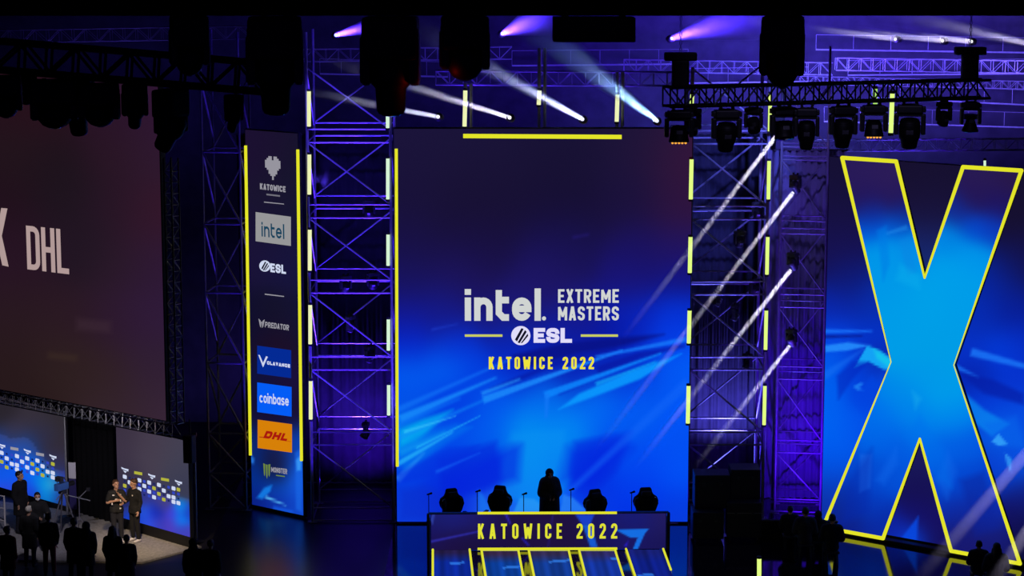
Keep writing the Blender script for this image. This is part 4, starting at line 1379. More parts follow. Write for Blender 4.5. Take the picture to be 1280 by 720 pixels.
# big lamps on the near truss
gn = 'big lamps on the nearest truss'
ny = NY
for px, top, bot, kind, sq, pan, tilt, lab in (
    (236, 18, 92, 'dome', .92, .3, .3, 'short black moving lamp on the nearest truss, above the unlit tower'),
    (343, 18, 140, 'profile', .98, .1, .1, 'long black moving lamp on the nearest truss, above the sponsor column'),
    (488, 18, 141, 'profile', 1.0, -.05, -.05, 'long black moving lamp on the nearest truss with a red glint, above the truss tower'),
    (581, 18, 98, 'dome', 1.08, .1, .2, 'round black moving lamp on the nearest truss, above the near end of the yellow bar'),
    (979, 18, 107, 'dome', .86, -.2, .3, 'round black moving lamp on the nearest truss, above the lamp row'),
):
    p = at(px, top, ny)
    mpp = (at(px, 60, ny) - at(px + 1, 60, ny)).length
    sc_ = (bot - top) * mpp / 1.0
    hh = {'profile': 1.03, 'dome': .86}[kind]
    put_lamp(Vector((p.x, ny, zb_ - .02 * sc_)), sc_ / hh, lab, gn, kind, pan=pan, tilt=tilt, squash=sq)
bx = thing('equipment_box', 'black rectangular equipment box hung under the nearest truss', 'box', (at(742, 18, ny).x, ny, zb_), 0)
w_ = (at(794, 30, ny).x - at(692, 30, ny).x) / 2
hz_ = zb_ - at(742, 51.5, ny).z
MB().bevbox((-w_, -.2, -hz_), (w_, .2, -.02), .012).build('case', 'black', bx)
for x in (-w_ * .7, w_ * .7):
    MB().bevbox((x - .03, -.05, -.03), (x + .03, .05, .03), .008).build('bracket', 'charcoal', bx)
mb = MB()
for i in range(6):
    mb.box((-w_ * .8, -.206, -hz_ * .8 + i * hz_ * .11), (w_ * .8, -.2, -hz_ * .8 + i * hz_ * .11 + .008))
mb.build('vent_grille', 'charcoal', bx)

# row on the middle truss
gm = 'lamps in the row on the middle truss'
for px, bot, kind, lens, sq, pan, tilt, back, lab in (
    (849, 177, 'wash', 'amber', 1.15, 0, -.15, 0, 'first lamp of the row, showing an amber light underneath, at the main screen edge'),
    (868, 166, 'wash', 'glass', .9, .6, .4, .30, 'small lamp half hidden behind the first amber-lit lamp of the row'),
    (908.5, 189, 'spot', 'glass', 1.1, .1, .25, 0, 'lamp with a pointed snout, alone under the truss before the outer lime tube'),
    (943, 164, 'wash', 'glass', .95, -.4, .5, .1, 'small greenish-black lamp hung left of the outer lime light tube'),
    (982, 173, 'wash', 'glass', 1.1, .2, -.3, .22, 'shorter of the two overlapping lamps right of the outer lime tube'),
    (1007, 186, 'spot', 'glass', .95, -.1, .2, -.22, 'longer of the two overlapping lamps right of the outer lime tube'),
    (1054.5, 184, 'spot', 'glass', 1.05, .15, .15, 0, 'lamp with blue glint on its base, above the top corner of the letter X'),
    (1093, 170, 'wash', 'amber', 1.1, 0, -.15, 0, 'amber-lit lamp directly above the upper arm of the letter X'),
    (1138, 185, 'spot', 'glass', 1.1, -.15, .2, 0, 'lamp above the notch of the letter X, with a long snout'),
    (1183, 155, 'wash', 'glass', .9, .4, .4, .2, 'small lamp near the far truss end, over the second arm of the X'),
    (1214, 163, 'bell', 'glass', 1.0, 0, .05, 0, 'bell-shaped lamp at the far end of the truss'),
):
    p = mid(px, 0.0, back)
    y0_ = pixel(p)[1]
    mpp = 1.0 / (F / ((p - CAM).dot(FWD)))
    hh = {'spot': 1.02, 'wash': .85, 'bell': .93}[kind]
    put_lamp(p - Vector((0, 0, .02)), (bot - y0_) * mpp / hh, lab, gm, kind, lens, pan, tilt, sq)
# motors standing on the truss
for px, lab in ((850, 'black chain hoist holding up the truss at its main screen end'), (1211, 'black chain hoist holding up the far end of the lamp truss')):
    p = mid(px, msz)
    t = thing('chain_hoist', lab, 'hoist', p, 0, 'chain hoists')
    MB().bevbox((-.16, -.14, .0), (.16, .14, .52), .04).build('motor_body', 'black', t)
    MB().bevbox((-.31, -.12, .50), (.31, .12, .66), .03).build('top_plate', 'black', t)
    mb = MB()
    for i in range(46):
        a = Matrix.Rotation(R(90 * (i % 2)), 4, 'Z')
        z = .66 + i * .075
        mb.tube(a @ Vector((-.018, 0, z)), a @ Vector((-.018, 0, z + .08)), .008, 5).tube(a @ Vector((.018, 0, z)), a @ Vector((.018, 0, z + .08)), .008, 5)
    mb.build('chain', 'dark_steel', t)
    MB().tube((-.1, 0, .04), (.1, 0, .04), .03, 8).tube((0, 0, -.02), (0, 0, .05), .04, 8).build('hook', 'dark_steel', t)

# cluster at the upper left
gu = 'big dark lamps before the dim screen'
for px, top, bot, kind, sq, pan, tilt, lab in (
    (6, 74, 147, 'dome', 1.1, .2, .3, 'outermost lamp of the dark cluster, cut by the picture edge'),
    (32, 76, 131, 'dome', 1.0, .5, .5, 'short lamp of the dark cluster, with a violet glint above it'),
    (67, 78, 160, 'dome', 1.35, .2, -.3, 'first of the three packed lamps in the middle of the dark cluster'),
    (95, 80, 170, 'profile', 1.05, -.1, .3, 'longest of the three packed lamps in the middle of the dark cluster'),
    (124, 82, 158, 'dome', 1.3, .1, .2, 'third of the three packed lamps in the middle of the dark cluster'),
    (168, 86, 162, 'profile', 0.95, .3, .5, 'lone lamp of the dark cluster with its snout tipped toward the unlit tower'),
    (213, 88, 192, 'profile', 0.95, 1.1, .55, 'lamp of the dark cluster hanging lowest, before the dim screen edge'),
    (292, 94, 166, 'profile', 0.8, .8, .45, 'last lamp of the dark cluster, before the unlit tower'),
):
    t_ = (px + 40) / 370.0
    p = uA.lerp(uB, t_) + Vector((0, .2 if px in (32, 95, 168) else -.2, -.27))
    y0_ = pixel(p)[1]
    p = p + Vector((at(px, y0_, p.y).x - p.x, 0, 0))
    mpp = 1.0 / (F / ((p - CAM).dot(FWD)))
    hh = {'profile': 1.03, 'dome': .86}[kind]
    put_lamp(p, (bot - y0_) * mpp / hh, lab, gu, kind, 'glass', pan, tilt, sq)

# lamps clamped inside the towers
gt = 'lamps inside the truss towers'
nmx = ['top', 'upper', 'middle', 'lower', 'lowest']
for i, (px, py) in enumerate(((461, 248), (466, 338), (432, 250 + 92), (462, 430), (438, 392), (457, 526))):
    lab = ['lamp under the second tube', 'lamp under the third tube', 'lamp amid the third bay', 'lamp in the fourth bay', 'lamp amid the fourth bay', 'lamp in the lowest bay'][i]
    put_lamp(at(px, py, TY + 1.1), .62, 'black ' + lab + ' inside the violet tower by the sponsor column', gt, 'wash', 'glass', .3 * i, .5, 1.0)
for i, (px, py, lab) in enumerate(((948, 250, 'black lamp beside the second lime tube inside the lamp tower'), (925, 286, 'black lamp low in the second bay of the lamp tower'), (943, 346, 'black lamp beside the third lime tube inside the lamp tower'), (919, 378, 'black lamp above the fourth bay centre of the lamp tower'), (897, 360, 'black lamp nearest the main screen inside the lamp tower'), (935, 440, 'black lamp in the dark lower bay of the lamp tower'))):
    put_lamp(at(px, py, TR + .9), .62, lab, gt, 'wash', 'glass', .4 * i, .5, 1.0)
# beam lamps on the slim tower
beams = []
for i, (px, py) in enumerate(((970, 168), (991, 240), (988, 337), (986, 433))):
    L0 = at(px + 3, py - 18, 64.2)
    t = put_lamp(L0 + Vector((0.02, .1, .12)), .60, ['uppermost', 'second', 'third', 'lowest'][i] + ' of the four lamps shooting slanted white beams', 'lamps that throw the slanted beams', 'spot', 'glass', R(-38), R(38), 1.0)

# ------------------------------------------------------------------ cases at the foot of the lamp tower
gc = 'black flight cases under the lamp tower'
for (xa, xb, yb, yt, Y, lab) in ((866, 905, 690, 640, 62.0, 'lower black flight case beside the desk end'), (868, 912, 641, 592, 62.6, 'upper black flight case nearest the main screen edge'),
                                 (909, 952, 686, 628, 62.2, 'wide black flight case with a pale metal lip, by the seated people'), (913, 950, 630, 585, 62.8, 'tall black case on top of the wide one, under the lamp tower')):
    z0_ = max(0.0, at(xa, yb, Y).z)
    z1_ = at(xa, yt, Y).z
    if yb in (690, 686):
        z0_ = 0.0
    if yb in (641,):
        z0_ = at(866, 640, 62.0).z + .0
    if yb in (630,):
        z0_ = at(909, 628, 62.2).z + .0
    a, b_ = at(xa, yt, Y).x, at(xb, yt, Y).x
    w2 = (b_ - a) / 2
    t = thing('flight_case', lab, 'case', ((a + b_) / 2, Y + .35 if z0_ == 0 else Y + .2, z0_), 0, gc)
    dd = .42
    MB().bevbox((-w2, -dd, .0 if z0_ else .1), (w2, dd, z1_ - z0_), .015).build('body', 'case_black', t)
    zl = (z1_ - z0_) * .72
    MB().box((-w2 - .008, -dd - .008, zl), (w2 + .008, -dd + .002, zl + .022)).build('metal_lip', 'case_edge', t) if 'lip' in lab else MB().box((-w2 - .008, -dd - .008, zl), (w2 + .008, -dd + .002, zl + .022)).build('lid_seam', 'black', t)
    for x in (-w2 * .5, w2 * .5):
        MB().bevbox((x - .04, -dd - .015, zl - .05), (x + .04, -dd, zl + .05), .006).build('latch', 'charcoal', t)
    if not z0_:
        for x in (-w2 + .1, w2 - .1):
            for y in (-dd + .1, dd - .1):
                MB().tube((x - .025, y, .05), (x + .025, y, .05), .05, 12).bevbox((x - .03, y - .03, .05), (x + .03, y + .03, .101), .005).build('caster', 'charcoal', t)

p0_, p1_ = floor_at(948, 675), floor_at(1046, 677)
bw = thing('low_barrier', 'low black cloth-covered barrier behind the row of seated people beside the cases', 'barrier', (p0_ + p1_) / 2, math.atan2(p1_.y - p0_.y, p1_.x - p0_.x))
L_ = (p1_ - p0_).length / 2
MB().bevbox((-L_, -.04, .0), (L_, .04, .58), .012).build('cloth_front', 'soft_black', bw)
MB().bevbox((-L_ - .02, -.06, .56), (L_ + .02, .06, .61), .015).build('top_rail', 'black', bw)
for x in (-L_ + .1, 0, L_ - .1):
    MB().bevbox((x - .03, .03, 0), (x + .03, .40, .04), .01).tube((x, .05, .03), (x, .055, .58), .02, 8).build('foot', 'black', bw)
# ------------------------------------------------------------------ stands near the interview stage
gp = 'upright poles of the interview stage'
for px, py0, py1, lab, r_ in ((84.5, 646, 508, 'thin pale upright pole at the edge of the far interview backdrop', .035), (245.5, 677, 541, 'thin pale upright pole at the outer edge of the right interview backdrop', .04)):
    b_ = floor_at(px, py0)
    zt_ = at(px, py1, b_.y).z
    t = thing('pole_stand', lab, 'pole', b_, 0, gp)
    MB().tube((0, 0, .03), (0, 0, zt_), r_, 10).build('pole', 'steel', t)
    MB().lathe([(.22, .0), (.22, .02), (.06, .05), (.001, .06)], 20).build('base_plate', 'black', t)
    MB().bevbox((-.07, -.07, zt_ - .12), (.07, .07, zt_), .01).build('top_collar', 'black', t)
# dark drapes between the backdrops
p_ = floor_at(116, 652)
t = thing('curtain', 'black curtain filling the gap between the two interview backdrops', 'curtain', p_ + Vector((0, .35, 0)), -TB)
mb = MB()
nn = 36
hw2 = .98
zt_ = pk.uv(120, 520)[1]
rowp = [(-hw2 + 2 * hw2 * i / nn, .04 * math.sin(i * 1.3)) for i in range(nn + 1)]
n1 = nn + 1
mb.add([(x, y, z) for z in (.02, zt_) for x, y in rowp] + [(x, y + .02, z) for z in (.02, zt_) for x, y in rowp],
       [(i, i + 1, n1 + i + 1, n1 + i) for i in range(nn)] + [(2 * n1 + i + 1, 2 * n1 + i, 3 * n1 + i, 3 * n1 + i + 1) for i in range(nn)] + [(n1 + i, n1 + i + 1, 3 * n1 + i + 1, 3 * n1 + i) for i in range(nn)])
mb.build('cloth', 'soft_black', t, True)
p_ = floor_at(93, 650)
t = thing('notice_board', 'small white notice on a dark stand beside the pale pole', 'notice', p_ + Vector((0, -.1, 0)), R(-12))
zb1, zb2 = at(93, 597, p_.y).z, at(93, 577, p_.y).z
MB().bevbox((-.11, -.02, zb1), (.11, .02, zb2), .006).build('sheet', 'paper', t)
MB().tube((0, .03, .02), (0, .03, zb2 - .05), .018, 8).build('post', 'charcoal', t)
MB().bevbox((-.17, -.17, 0), (.17, .17, .025), .008).build('foot', 'charcoal', t)
MB().bevbox((-.11, -.012, .35), (.11, .012, zb1 - .02), .006).build('lower_panel', surf('violet_board', (52, 44, 110), .7), t)
# small lamp at the pole top
t = thing('stage_speaker', 'small black speaker hung above the outer edge of the right interview backdrop', 'speaker', at(237, 566, 60.9), R(-20))
MB().bevbox((-.14, -.13, -.28), (.14, .13, .5), .02).build('cabinet', 'black', t)
MB().bevbox((-.12, -.145, -.25), (.12, -.13, .36), .006).build('grille', 'charcoal', t)
MB().tube((0, .05, .48), (0, .05, .95), .02, 8).build('hanger', 'dark_steel', t)
# ------------------------------------------------------------------ people
DG = bpy.context.evaluated_depsgraph_get


def fused(name, mb, mat, parent, voxel=.011, smooth=4):
    """grow one continuous skin over overlapping limb volumes"""
    me = bpy.data.meshes.new(name)
    me.from_pydata(mb.v, [], mb.f)
    tmp = bpy.data.objects.new(name + '_build', me)
    COL.objects.link(tmp)
    m1 = tmp.modifiers.new('r', 'REMESH')
    m1.mode = 'VOXEL'
    m1.voxel_size = voxel
    m1.use_smooth_shade = True
    m2 = tmp.modifiers.new('s', 'SMOOTH')
    m2.factor = .5
    m2.iterations = smooth
    dg = bpy.context.evaluated_depsgraph_get()
    dg.update()
    out = bpy.data.meshes.new_from_object(tmp.evaluated_get(dg))
    out.name = name
    bpy.data.objects.remove(tmp, do_unlink=True)
    bpy.data.meshes.remove(me)
    return link(name, out, mat, parent)


STAND = dict(pelvis=(0, 0, .95), spine=(0, -.005, 1.12), chest=(0, 0, 1.32), neck=(0, .005, 1.47), head=(0, -.012, 1.63),
             shL=(-.165, .005, 1.39), shR=(.165, .005, 1.39), elL=(-.215, .03, 1.12), elR=(.215, .03, 1.12), wrL=(-.20, -.07, .88), wrR=(.20, -.07, .88),
             hiL=(-.09, 0, .92), hiR=(.09, 0, .92), knL=(-.105, -.015, .50), knR=(.105, -.015, .50), anL=(-.115, .02, .09), anR=(.115, .02, .09))
SIT = dict(STAND)
for k_ in ('pelvis', 'spine', 'chest', 'neck', 'head', 'shL', 'shR', 'elL', 'elR', 'hiL', 'hiR'):
    x, y, z = SIT[k_]
    SIT[k_] = (x, y, z - .47)
SIT.update(knL=(-.11, -.42, .49), knR=(.11, -.42, .49), anL=(-.12, -.40, .09), anR=(.12, -.40, .09), wrL=(-.15, -.30, .58), wrR=(.15, -.30, .58), elL=(-.24, -.06, .66), elR=(.24, -.06, .66))


def limb(mb, pts, rad):
    for (p, q, a, b) in zip(pts, pts[1:], rad, rad[1:]):
        mb.tube(p, q, a, 12, b)
    for p, r_ in zip(pts, rad):
        mb.ball(p, (r_, r_, r_), 12, 8)


def hand(mb, wr, d, side, curl=.5, grow=0.0):
    """palm, four unequal bent fingers and a thumb leaving the side of the palm"""
    wr, d = Vector(wr), Vector(d).normalized()
    s = Vector(side)
    s = (s - d * s.dot(d)).normalized()
    n = d.cross(s)
    for u in (-.026, -.009, .009, .026):
        mb.tube(wr + s * u * .7, wr + d * .085 + s * u, .014, 8, .011)
    for u, ln in ((-.029, .062), (-.010, .074), (.010, .078), (.029, .068)):
        k0 = wr + d * .085 + s * u
        d1 = (d + n * curl * .5).normalized()
        d2 = (d + n * curl * 1.6).normalized()
        k1 = k0 + d1 * ln * .55
        k2 = k1 + d2 * ln * .5
        mb.tube(k0, k1, .0098, 8, .0092).tube(k1, k2, .0092, 8, .008).ball(k1, (.0094,) * 3, 8, 6).ball(k2, (.008,) * 3, 8, 6)
    t0 = wr + d * .03 + s * .030
    t1 = t0 + (d * .6 + s * .75 + n * .2).normalized() * .038
    t2 = t1 + (d * .9 + s * .25 + n * .3).normalized() * .032
    mb.tube(t0, t1, .012, 8, .0105).tube(t1, t2, .0105, 8, .009).ball(t1, (.0105,) * 3, 8, 6).ball(t2, (.009,) * 3, 8, 6)


def person(label, loc, yaw, H=1.75, pose=None, sit=False, top='coat_black', legs='trouser_dark', hair='hair_dark', hair_style='short', shoes='shoe_black', skin='skin',
           head_yaw=0.0, head_pitch=0.0, sleeves='long', coat_len='jacket', bulk=0.0, group=None, mask=None):
    J = {k: Vector(v) for k, v in (SIT if sit else STAND).items()}
    for k, v in (pose or {}).items():
        J[k] = Vector(v)
    t = thing('person', label, 'person', loc, yaw, group)
    s = H / 1.75
    t.scale = (s, s, s)
    # ---- body
    mb = MB()
    limb(mb, [J['pelvis'], J['spine'], J['chest']], [.125, .115, .135])
    for sx in (-1, 1):
        mb.ball(J['chest'] + Vector((sx * .07, 0, -.03)), (.105, .105, .16), 12, 10)
        mb.ball(J['pelvis'] + Vector((sx * .06, .015, -.02)), (.105, .115, .11), 12, 10)
    limb(mb, [J['chest'] + Vector((0, 0, .06)), J['neck'], J['head'] + Vector((0, .012, -.06))], [.11, .062, .054])
    for a in 'LR':
        sx = -1 if a == 'L' else 1
        limb(mb, [J['chest'] + Vector((sx * .05, 0, .07)), J['sh' + a], J['el' + a], J['wr' + a]], [.085, .062, .043, .029])
        limb(mb, [J['hi' + a], J['kn' + a], J['an' + a]], [.088, .057, .040])
        ft = J['an' + a]
        mb.tube(ft + Vector((0, .03, -.04)), ft + Vector((sx * .02, -.15, -.058)), .038, 10, .028).ball(ft + Vector((sx * .02, -.15, -.058)), (.036, .04, .028), 10, 8).ball(ft + Vector((0, .035, -.045)), (.036, .04, .042), 10, 8)
        d = J['wr' + a] - J['el' + a]
        hand(mb, J['wr' + a], d, Vector((0, -1, .2)) if abs(d.normalized().z) > .6 else Vector((0, 0, 1)), .6)
    # head with jaw, nose, brow and ears
    c = J['head']
    HM = Matrix.Translation(c) @ Matrix.Rotation(head_yaw, 4, 'Z') @ Matrix.Rotation(head_pitch, 4, 'X') @ Matrix.Scale(1.08, 4)
    hv = MB()
    hv.ball((0, .008, .02), (.076, .096, .098), 18, 14).ball((0, -.022, -.055), (.056, .068, .062), 14, 10).ball((0, -.055, -.085), (.030, .028, .026), 10, 8)
    hv.tube((0, -.088, .018), (0, -.112, -.018), .010, 8, .015).ball((0, -.108, -.022), (.017, .015, .012), 8, 6)
    for sx in (-1, 1):
        hv.ball((sx * .078, .012, -.005), (.012, .024, .034), 8, 8).ball((sx * .030, -.080, .034), (.028, .014, .010), 8, 6)
    hv.tube((-.022, -.092, -.055), (.022, -.092, -.055), .009, 8)
    mb.add([HM @ Vector(v) for v in hv.v], hv.f)
    fused('body', mb, skin, t)
    for sx in (-1, 1):
        MB().ball(HM @ Vector((sx * .031, -.084, .016)), (.012, .010, .008), 8, 6).build('eye', 'eye', t, True)
    # ---- clothes
    g = .016 + bulk
    mb = MB()
    zc = {'jacket': .80, 'long': .55, 'shirt': .86}[coat_len] - (.47 if sit else 0)
    limb(mb, [J['pelvis'], J['spine'], J['chest']], [.13 + g, .12 + g, .14 + g])
    for sx in (-1, 1):
        mb.ball(J['chest'] + Vector((sx * .07, 0, -.03)), (.108 + g, .105 + g, .165 + g), 12, 10)
    hem = J['pelvis'].copy()
    if not sit:
        hem.z = zc
        for sx in (-1, 1):
            mb.tube(J['pelvis'] + Vector((sx * .055, 0, .05)), hem + Vector((sx * .06, 0, 0)), .115 + g, 14, .125 + g)
    mb.tube(J['chest'] + Vector((0, 0, .06)), J['neck'] + Vector((0, 0, .0)), .115 + g, 12, .074)
    for a in 'LR':
        sx = -1 if a == 'L' else 1
        w = J['wr' + a].lerp(J['el' + a], .06)
        if sleeves == 'short':
            limb(mb, [J['chest'] + Vector((sx * .05, 0, .07)), J['sh' + a], J['sh' + a].lerp(J['el' + a], .7)], [.088 + g, .066 + g, .060 + g])
        else:
            limb(mb, [J['chest'] + Vector((sx * .05, 0, .07)), J['sh' + a], J['el' + a], w], [.088 + g, .064 + g, .046 + g, .034 + g * .7])
    fused({'jacket': 'jacket', 'long': 'long_coat', 'shirt': 'shirt'}[coat_len], mb, top, t, .014)
    mb = MB()
    limb(mb, [J['pelvis'] + Vector((0, .0, .04)), J['pelvis']], [.128, .13])
    for a in 'LR':
        limb(mb, [J['hi' + a], J['kn' + a], J['an' + a] + Vector((0, 0, .02))], [.102, .072, .058])
        mb.tube(J['pelvis'], J['hi' + a], .12, 12, .10)
    fused('trousers', mb, legs, t, .014)
    for a in 'LR':
        sx = -1 if a == 'L' else 1
        f_ = J['an' + a]
        mb = MB()
        mb.ball(f_ + Vector((0, .03, -.04)), (.046, .052, .05), 12, 8).tube(f_ + Vector((0, .03, -.045)), f_ + Vector((sx * .02, -.15, -.055)), .045, 12, .036).ball(f_ + Vector((sx * .02, -.155, -.056)), (.045, .05, .034), 12, 8)
        mb.tube(f_ + Vector((0, 0, .03)), f_ + Vector((0, .01, -.04)), .046, 10, .046)
        fused('shoe', mb, shoes, t, .012)
    # ---- hair or hood
    hb = MB()
    if hair_style == 'short':
        hb.ball((0, .026, .040), (.084, .098, .094), 18, 12).ball((0, -.03, .098), (.062, .05, .026), 12, 8)
    elif hair_style == 'long':
        hb.ball((0, .026, .040), (.088, .102, .098), 18, 12)
        hb.tube((0, .05, .03), (0, .085, -.22), .085, 14, .10).tube((-.06, .03, 0), (-.095, .035, -.22), .045, 10, .05).tube((.06, .03, 0), (.095, .035, -.22), .045, 10, .05)
    elif hair_style == 'hood':
        hb.ball((0, .024, .028), (.104, .112, .115), 18, 12).tube((0, .05, -.04), (0, .04, -.17), .10, 14, .14)
    elif hair_style == 'bun':
        hb.ball((0, .026, .040), (.086, .100, .096), 18, 12).ball((0, .11, .09), (.045, .045, .045), 12, 8)
    hb.v = [tuple(HM @ Vector(v)) for v in hb.v]
    fused('hood' if hair_style == 'hood' else 'hair', hb, top if hair_style == 'hood' else hair, t, .011, 3)
    if mask:
        mk = MB().ball((0, -.040, -.045), (.062, .070, .048), 14, 10)
        mk.v = [tuple(HM @ Vector(v)) for v in mk.v]
        mk.build('face_mask', mask, t, True)
    return t


def stand_at(px, top, H, z=0.0):
    """where somebody of height H stands if the photo shows the crown of the head at (px, top)"""
    d = ray(px, top)
    p = CAM + d * ((H + z - CAM.z) / d.z)
    return Vector((p.x, p.y, z))


HF = -.02
# the two interviewees
p1, p2 = floor_at(147, 677, .03), floor_at(169.5, 676.5, .03)
a1 = person('person in a dark printed jersey with bare forearms, one hand at the chin', p1, R(14), 1.80,
            dict(elL=(-.25, -.02, 1.13), wrL=(-.02, -.22, 1.22), elR=(.24, -.04, 1.14), wrR=(.03, -.20, 1.42), knL=(-.09, -.02, .5), anL=(-.09, .02, .09)),
            top='jersey', sleeves='short', coat_len='shirt', hair='hair_brown', shoes='shoe_white', head_yaw=R(20), head_pitch=R(-6))
mb = MB()
for (x, z, w, h) in ((-.09, 1.36, .05, .03), (.08, 1.37, .07, .03), (-.02, 1.24, .05, .035), (.10, 1.2, .03, .05), (-.13, 1.12, .03, .05), (.09, .98, .035, .035)):
    mb.ball((x, -.135 - .02, z), (w * .7, .012, h * .7), 10, 6)
mb.build('jersey_print', 'jersey_white', a1)
a2 = person('person in a plain black suit and white sneakers, turned toward the one in the jersey', p2, R(-40), 1.82,
            dict(elL=(-.25, -.02, 1.14), wrL=(-.17, -.24, 1.10), wrR=(.25, -.08, .90)), top='coat_black', legs='coat_black', hair='hair_brown', shoes='shoe_white', head_yaw=R(-16), head_pitch=R(12))
MB().ball((.10, -.155, 1.33), (.022, .012, .022), 10, 6).build('lapel_badge', 'jersey_white', a2)
MB().lathe([(.001, 0), (.012, .002), (.014, .10), (.013, .14), (.024, .15), (.027, .18), (.018, .205), (.001, .21)], 14).build('x', 'black')
mic = bpy.data.objects['x']
mic.name = 'microphone'
mic.rotation_euler = (R(-40), R(10), 0)
mic.location = a2.matrix_basis @ Vector((-.16, -.34, 1.08))
tag(mic, 'black hand microphone held by the person in the suit', 'microphone')

ga = 'people watching before the interview stage'
person('tall dark figure in a long coat standing before the far interview backdrop', stand_at(24, 589.5, 1.84, .0), R(62), 1.84, top='coat_black', coat_len='long', bulk=.02, head_yaw=R(10), group=None)
person('person in black with a white face mask, working behind the video camera', stand_at(46.5, 616, 1.72), R(18), 1.72, dict(elR=(.27, -.12, 1.16), wrR=(.24, -.34, 1.18), elL=(-.25, -.08, 1.14), wrL=(-.02, -.30, 1.08)), top='coat_black', mask='mask_white', hair='hair_dark', bulk=.03)
person('person with pale fair hair seen from behind, black coat, below the tall dark figure', stand_at(35.5, 633, 1.70), R(172), 1.70, hair='hair_fair', top='coat_black', bulk=.022, coat_len='long', group=ga)
person('person in a black jacket with dark red trousers, beside the fair-haired one', stand_at(60, 642, 1.72), R(190), 1.72, top='coat_black', legs='red_cloth', bulk=.022, coat_len='shirt', group=ga)
person('person in a dark red jacket at the very edge, back to us', stand_at(8.5, 658, 1.70), R(160), 1.70, top='coat_red', bulk=.022, coat_len='long', group=ga)
person('broad person in a black jacket right of the red trousers, back to us', stand_at(92, 648, 1.76), R(176), 1.76, top='coat_black', bulk=.022, coat_len='long', group=ga)
person('hooded person in a dark brown coat beside the broad one, back to us', stand_at(107.5, 653, 1.70), R(184), 1.70, top='coat_brown', hair_style='hood', bulk=.022, coat_len='long', group=ga)
person('person with long hair standing just below the jersey wearer, back to us', stand_at(140.5, 658, 1.74), R(170), 1.74, top='coat_black', hair_style='long', bulk=.022, coat_len='long', group=ga)
person('shorter person in charcoal just below the suit wearer, back to us', stand_at(158, 669, 1.62), R(188), 1.62, top='coat_grey', bulk=.022, coat_len='long', group=ga)
person('dark person in front of the right backdrop\'s outer pole, back to us', stand_at(241, 674, 1.74), R(195), 1.74, top='coat_black', hair_style='hood', bulk=.022, coat_len='long', group=ga)
person('dark person standing alone outside the right backdrop\'s pole, back to us', stand_at(263, 675, 1.72), R(170), 1.72, top='coat_grey', bulk=.022, coat_len='long', group=ga)

gs = 'people seated before the letter X'
SH = 1.30
for px, top, lab, tp, hs in ((988, 633.5, 'first seated person beside the cases, dark clothes, under the slim tower', 'coat_black', 'short'),
                             (1007, 635.5, 'second seated person from the cases, dark clothes', 'coat_grey', 'short'),
                             (1023, 640, 'third seated person from the cases, hooded, dark clothes', 'coat_black', 'hood'),
                             (1040.5, 644, 'seated person covering the lower corner of the letter X', 'coat_black', 'short'),
                             (1224, 677, 'seated person below the foot of the letter X, nearer its notch', 'coat_black', 'short'),
                             (1246, 680, 'seated person below the outer foot of the letter X', 'coat_grey', 'long')):
    sh_ = SH + (.09 if px in (1007, 1040.5, 1246) else -.09)
    p = stand_at(px, top, sh_)
    person(lab, p, R(180) - .1, 1.80 * sh_ / SH, sit=True, top=tp, hair_style=hs, bulk=.04, group=gs)
    st = thing('stool', 'plain black stool under the ' + lab.split(',')[0], 'stool', p, 0, 'stools before the letter X')
    MB().bevbox((-.2, -.2, .34), (.2, .2, .40), .02).build('seat', 'charcoal', st)
    for x in (-.16, .16):
        for y in (-.16, .16):
            MB().tube((x, y, 0), (x * .9, y * .9, .36), .016, 8).build('leg', 'dark_steel', st)

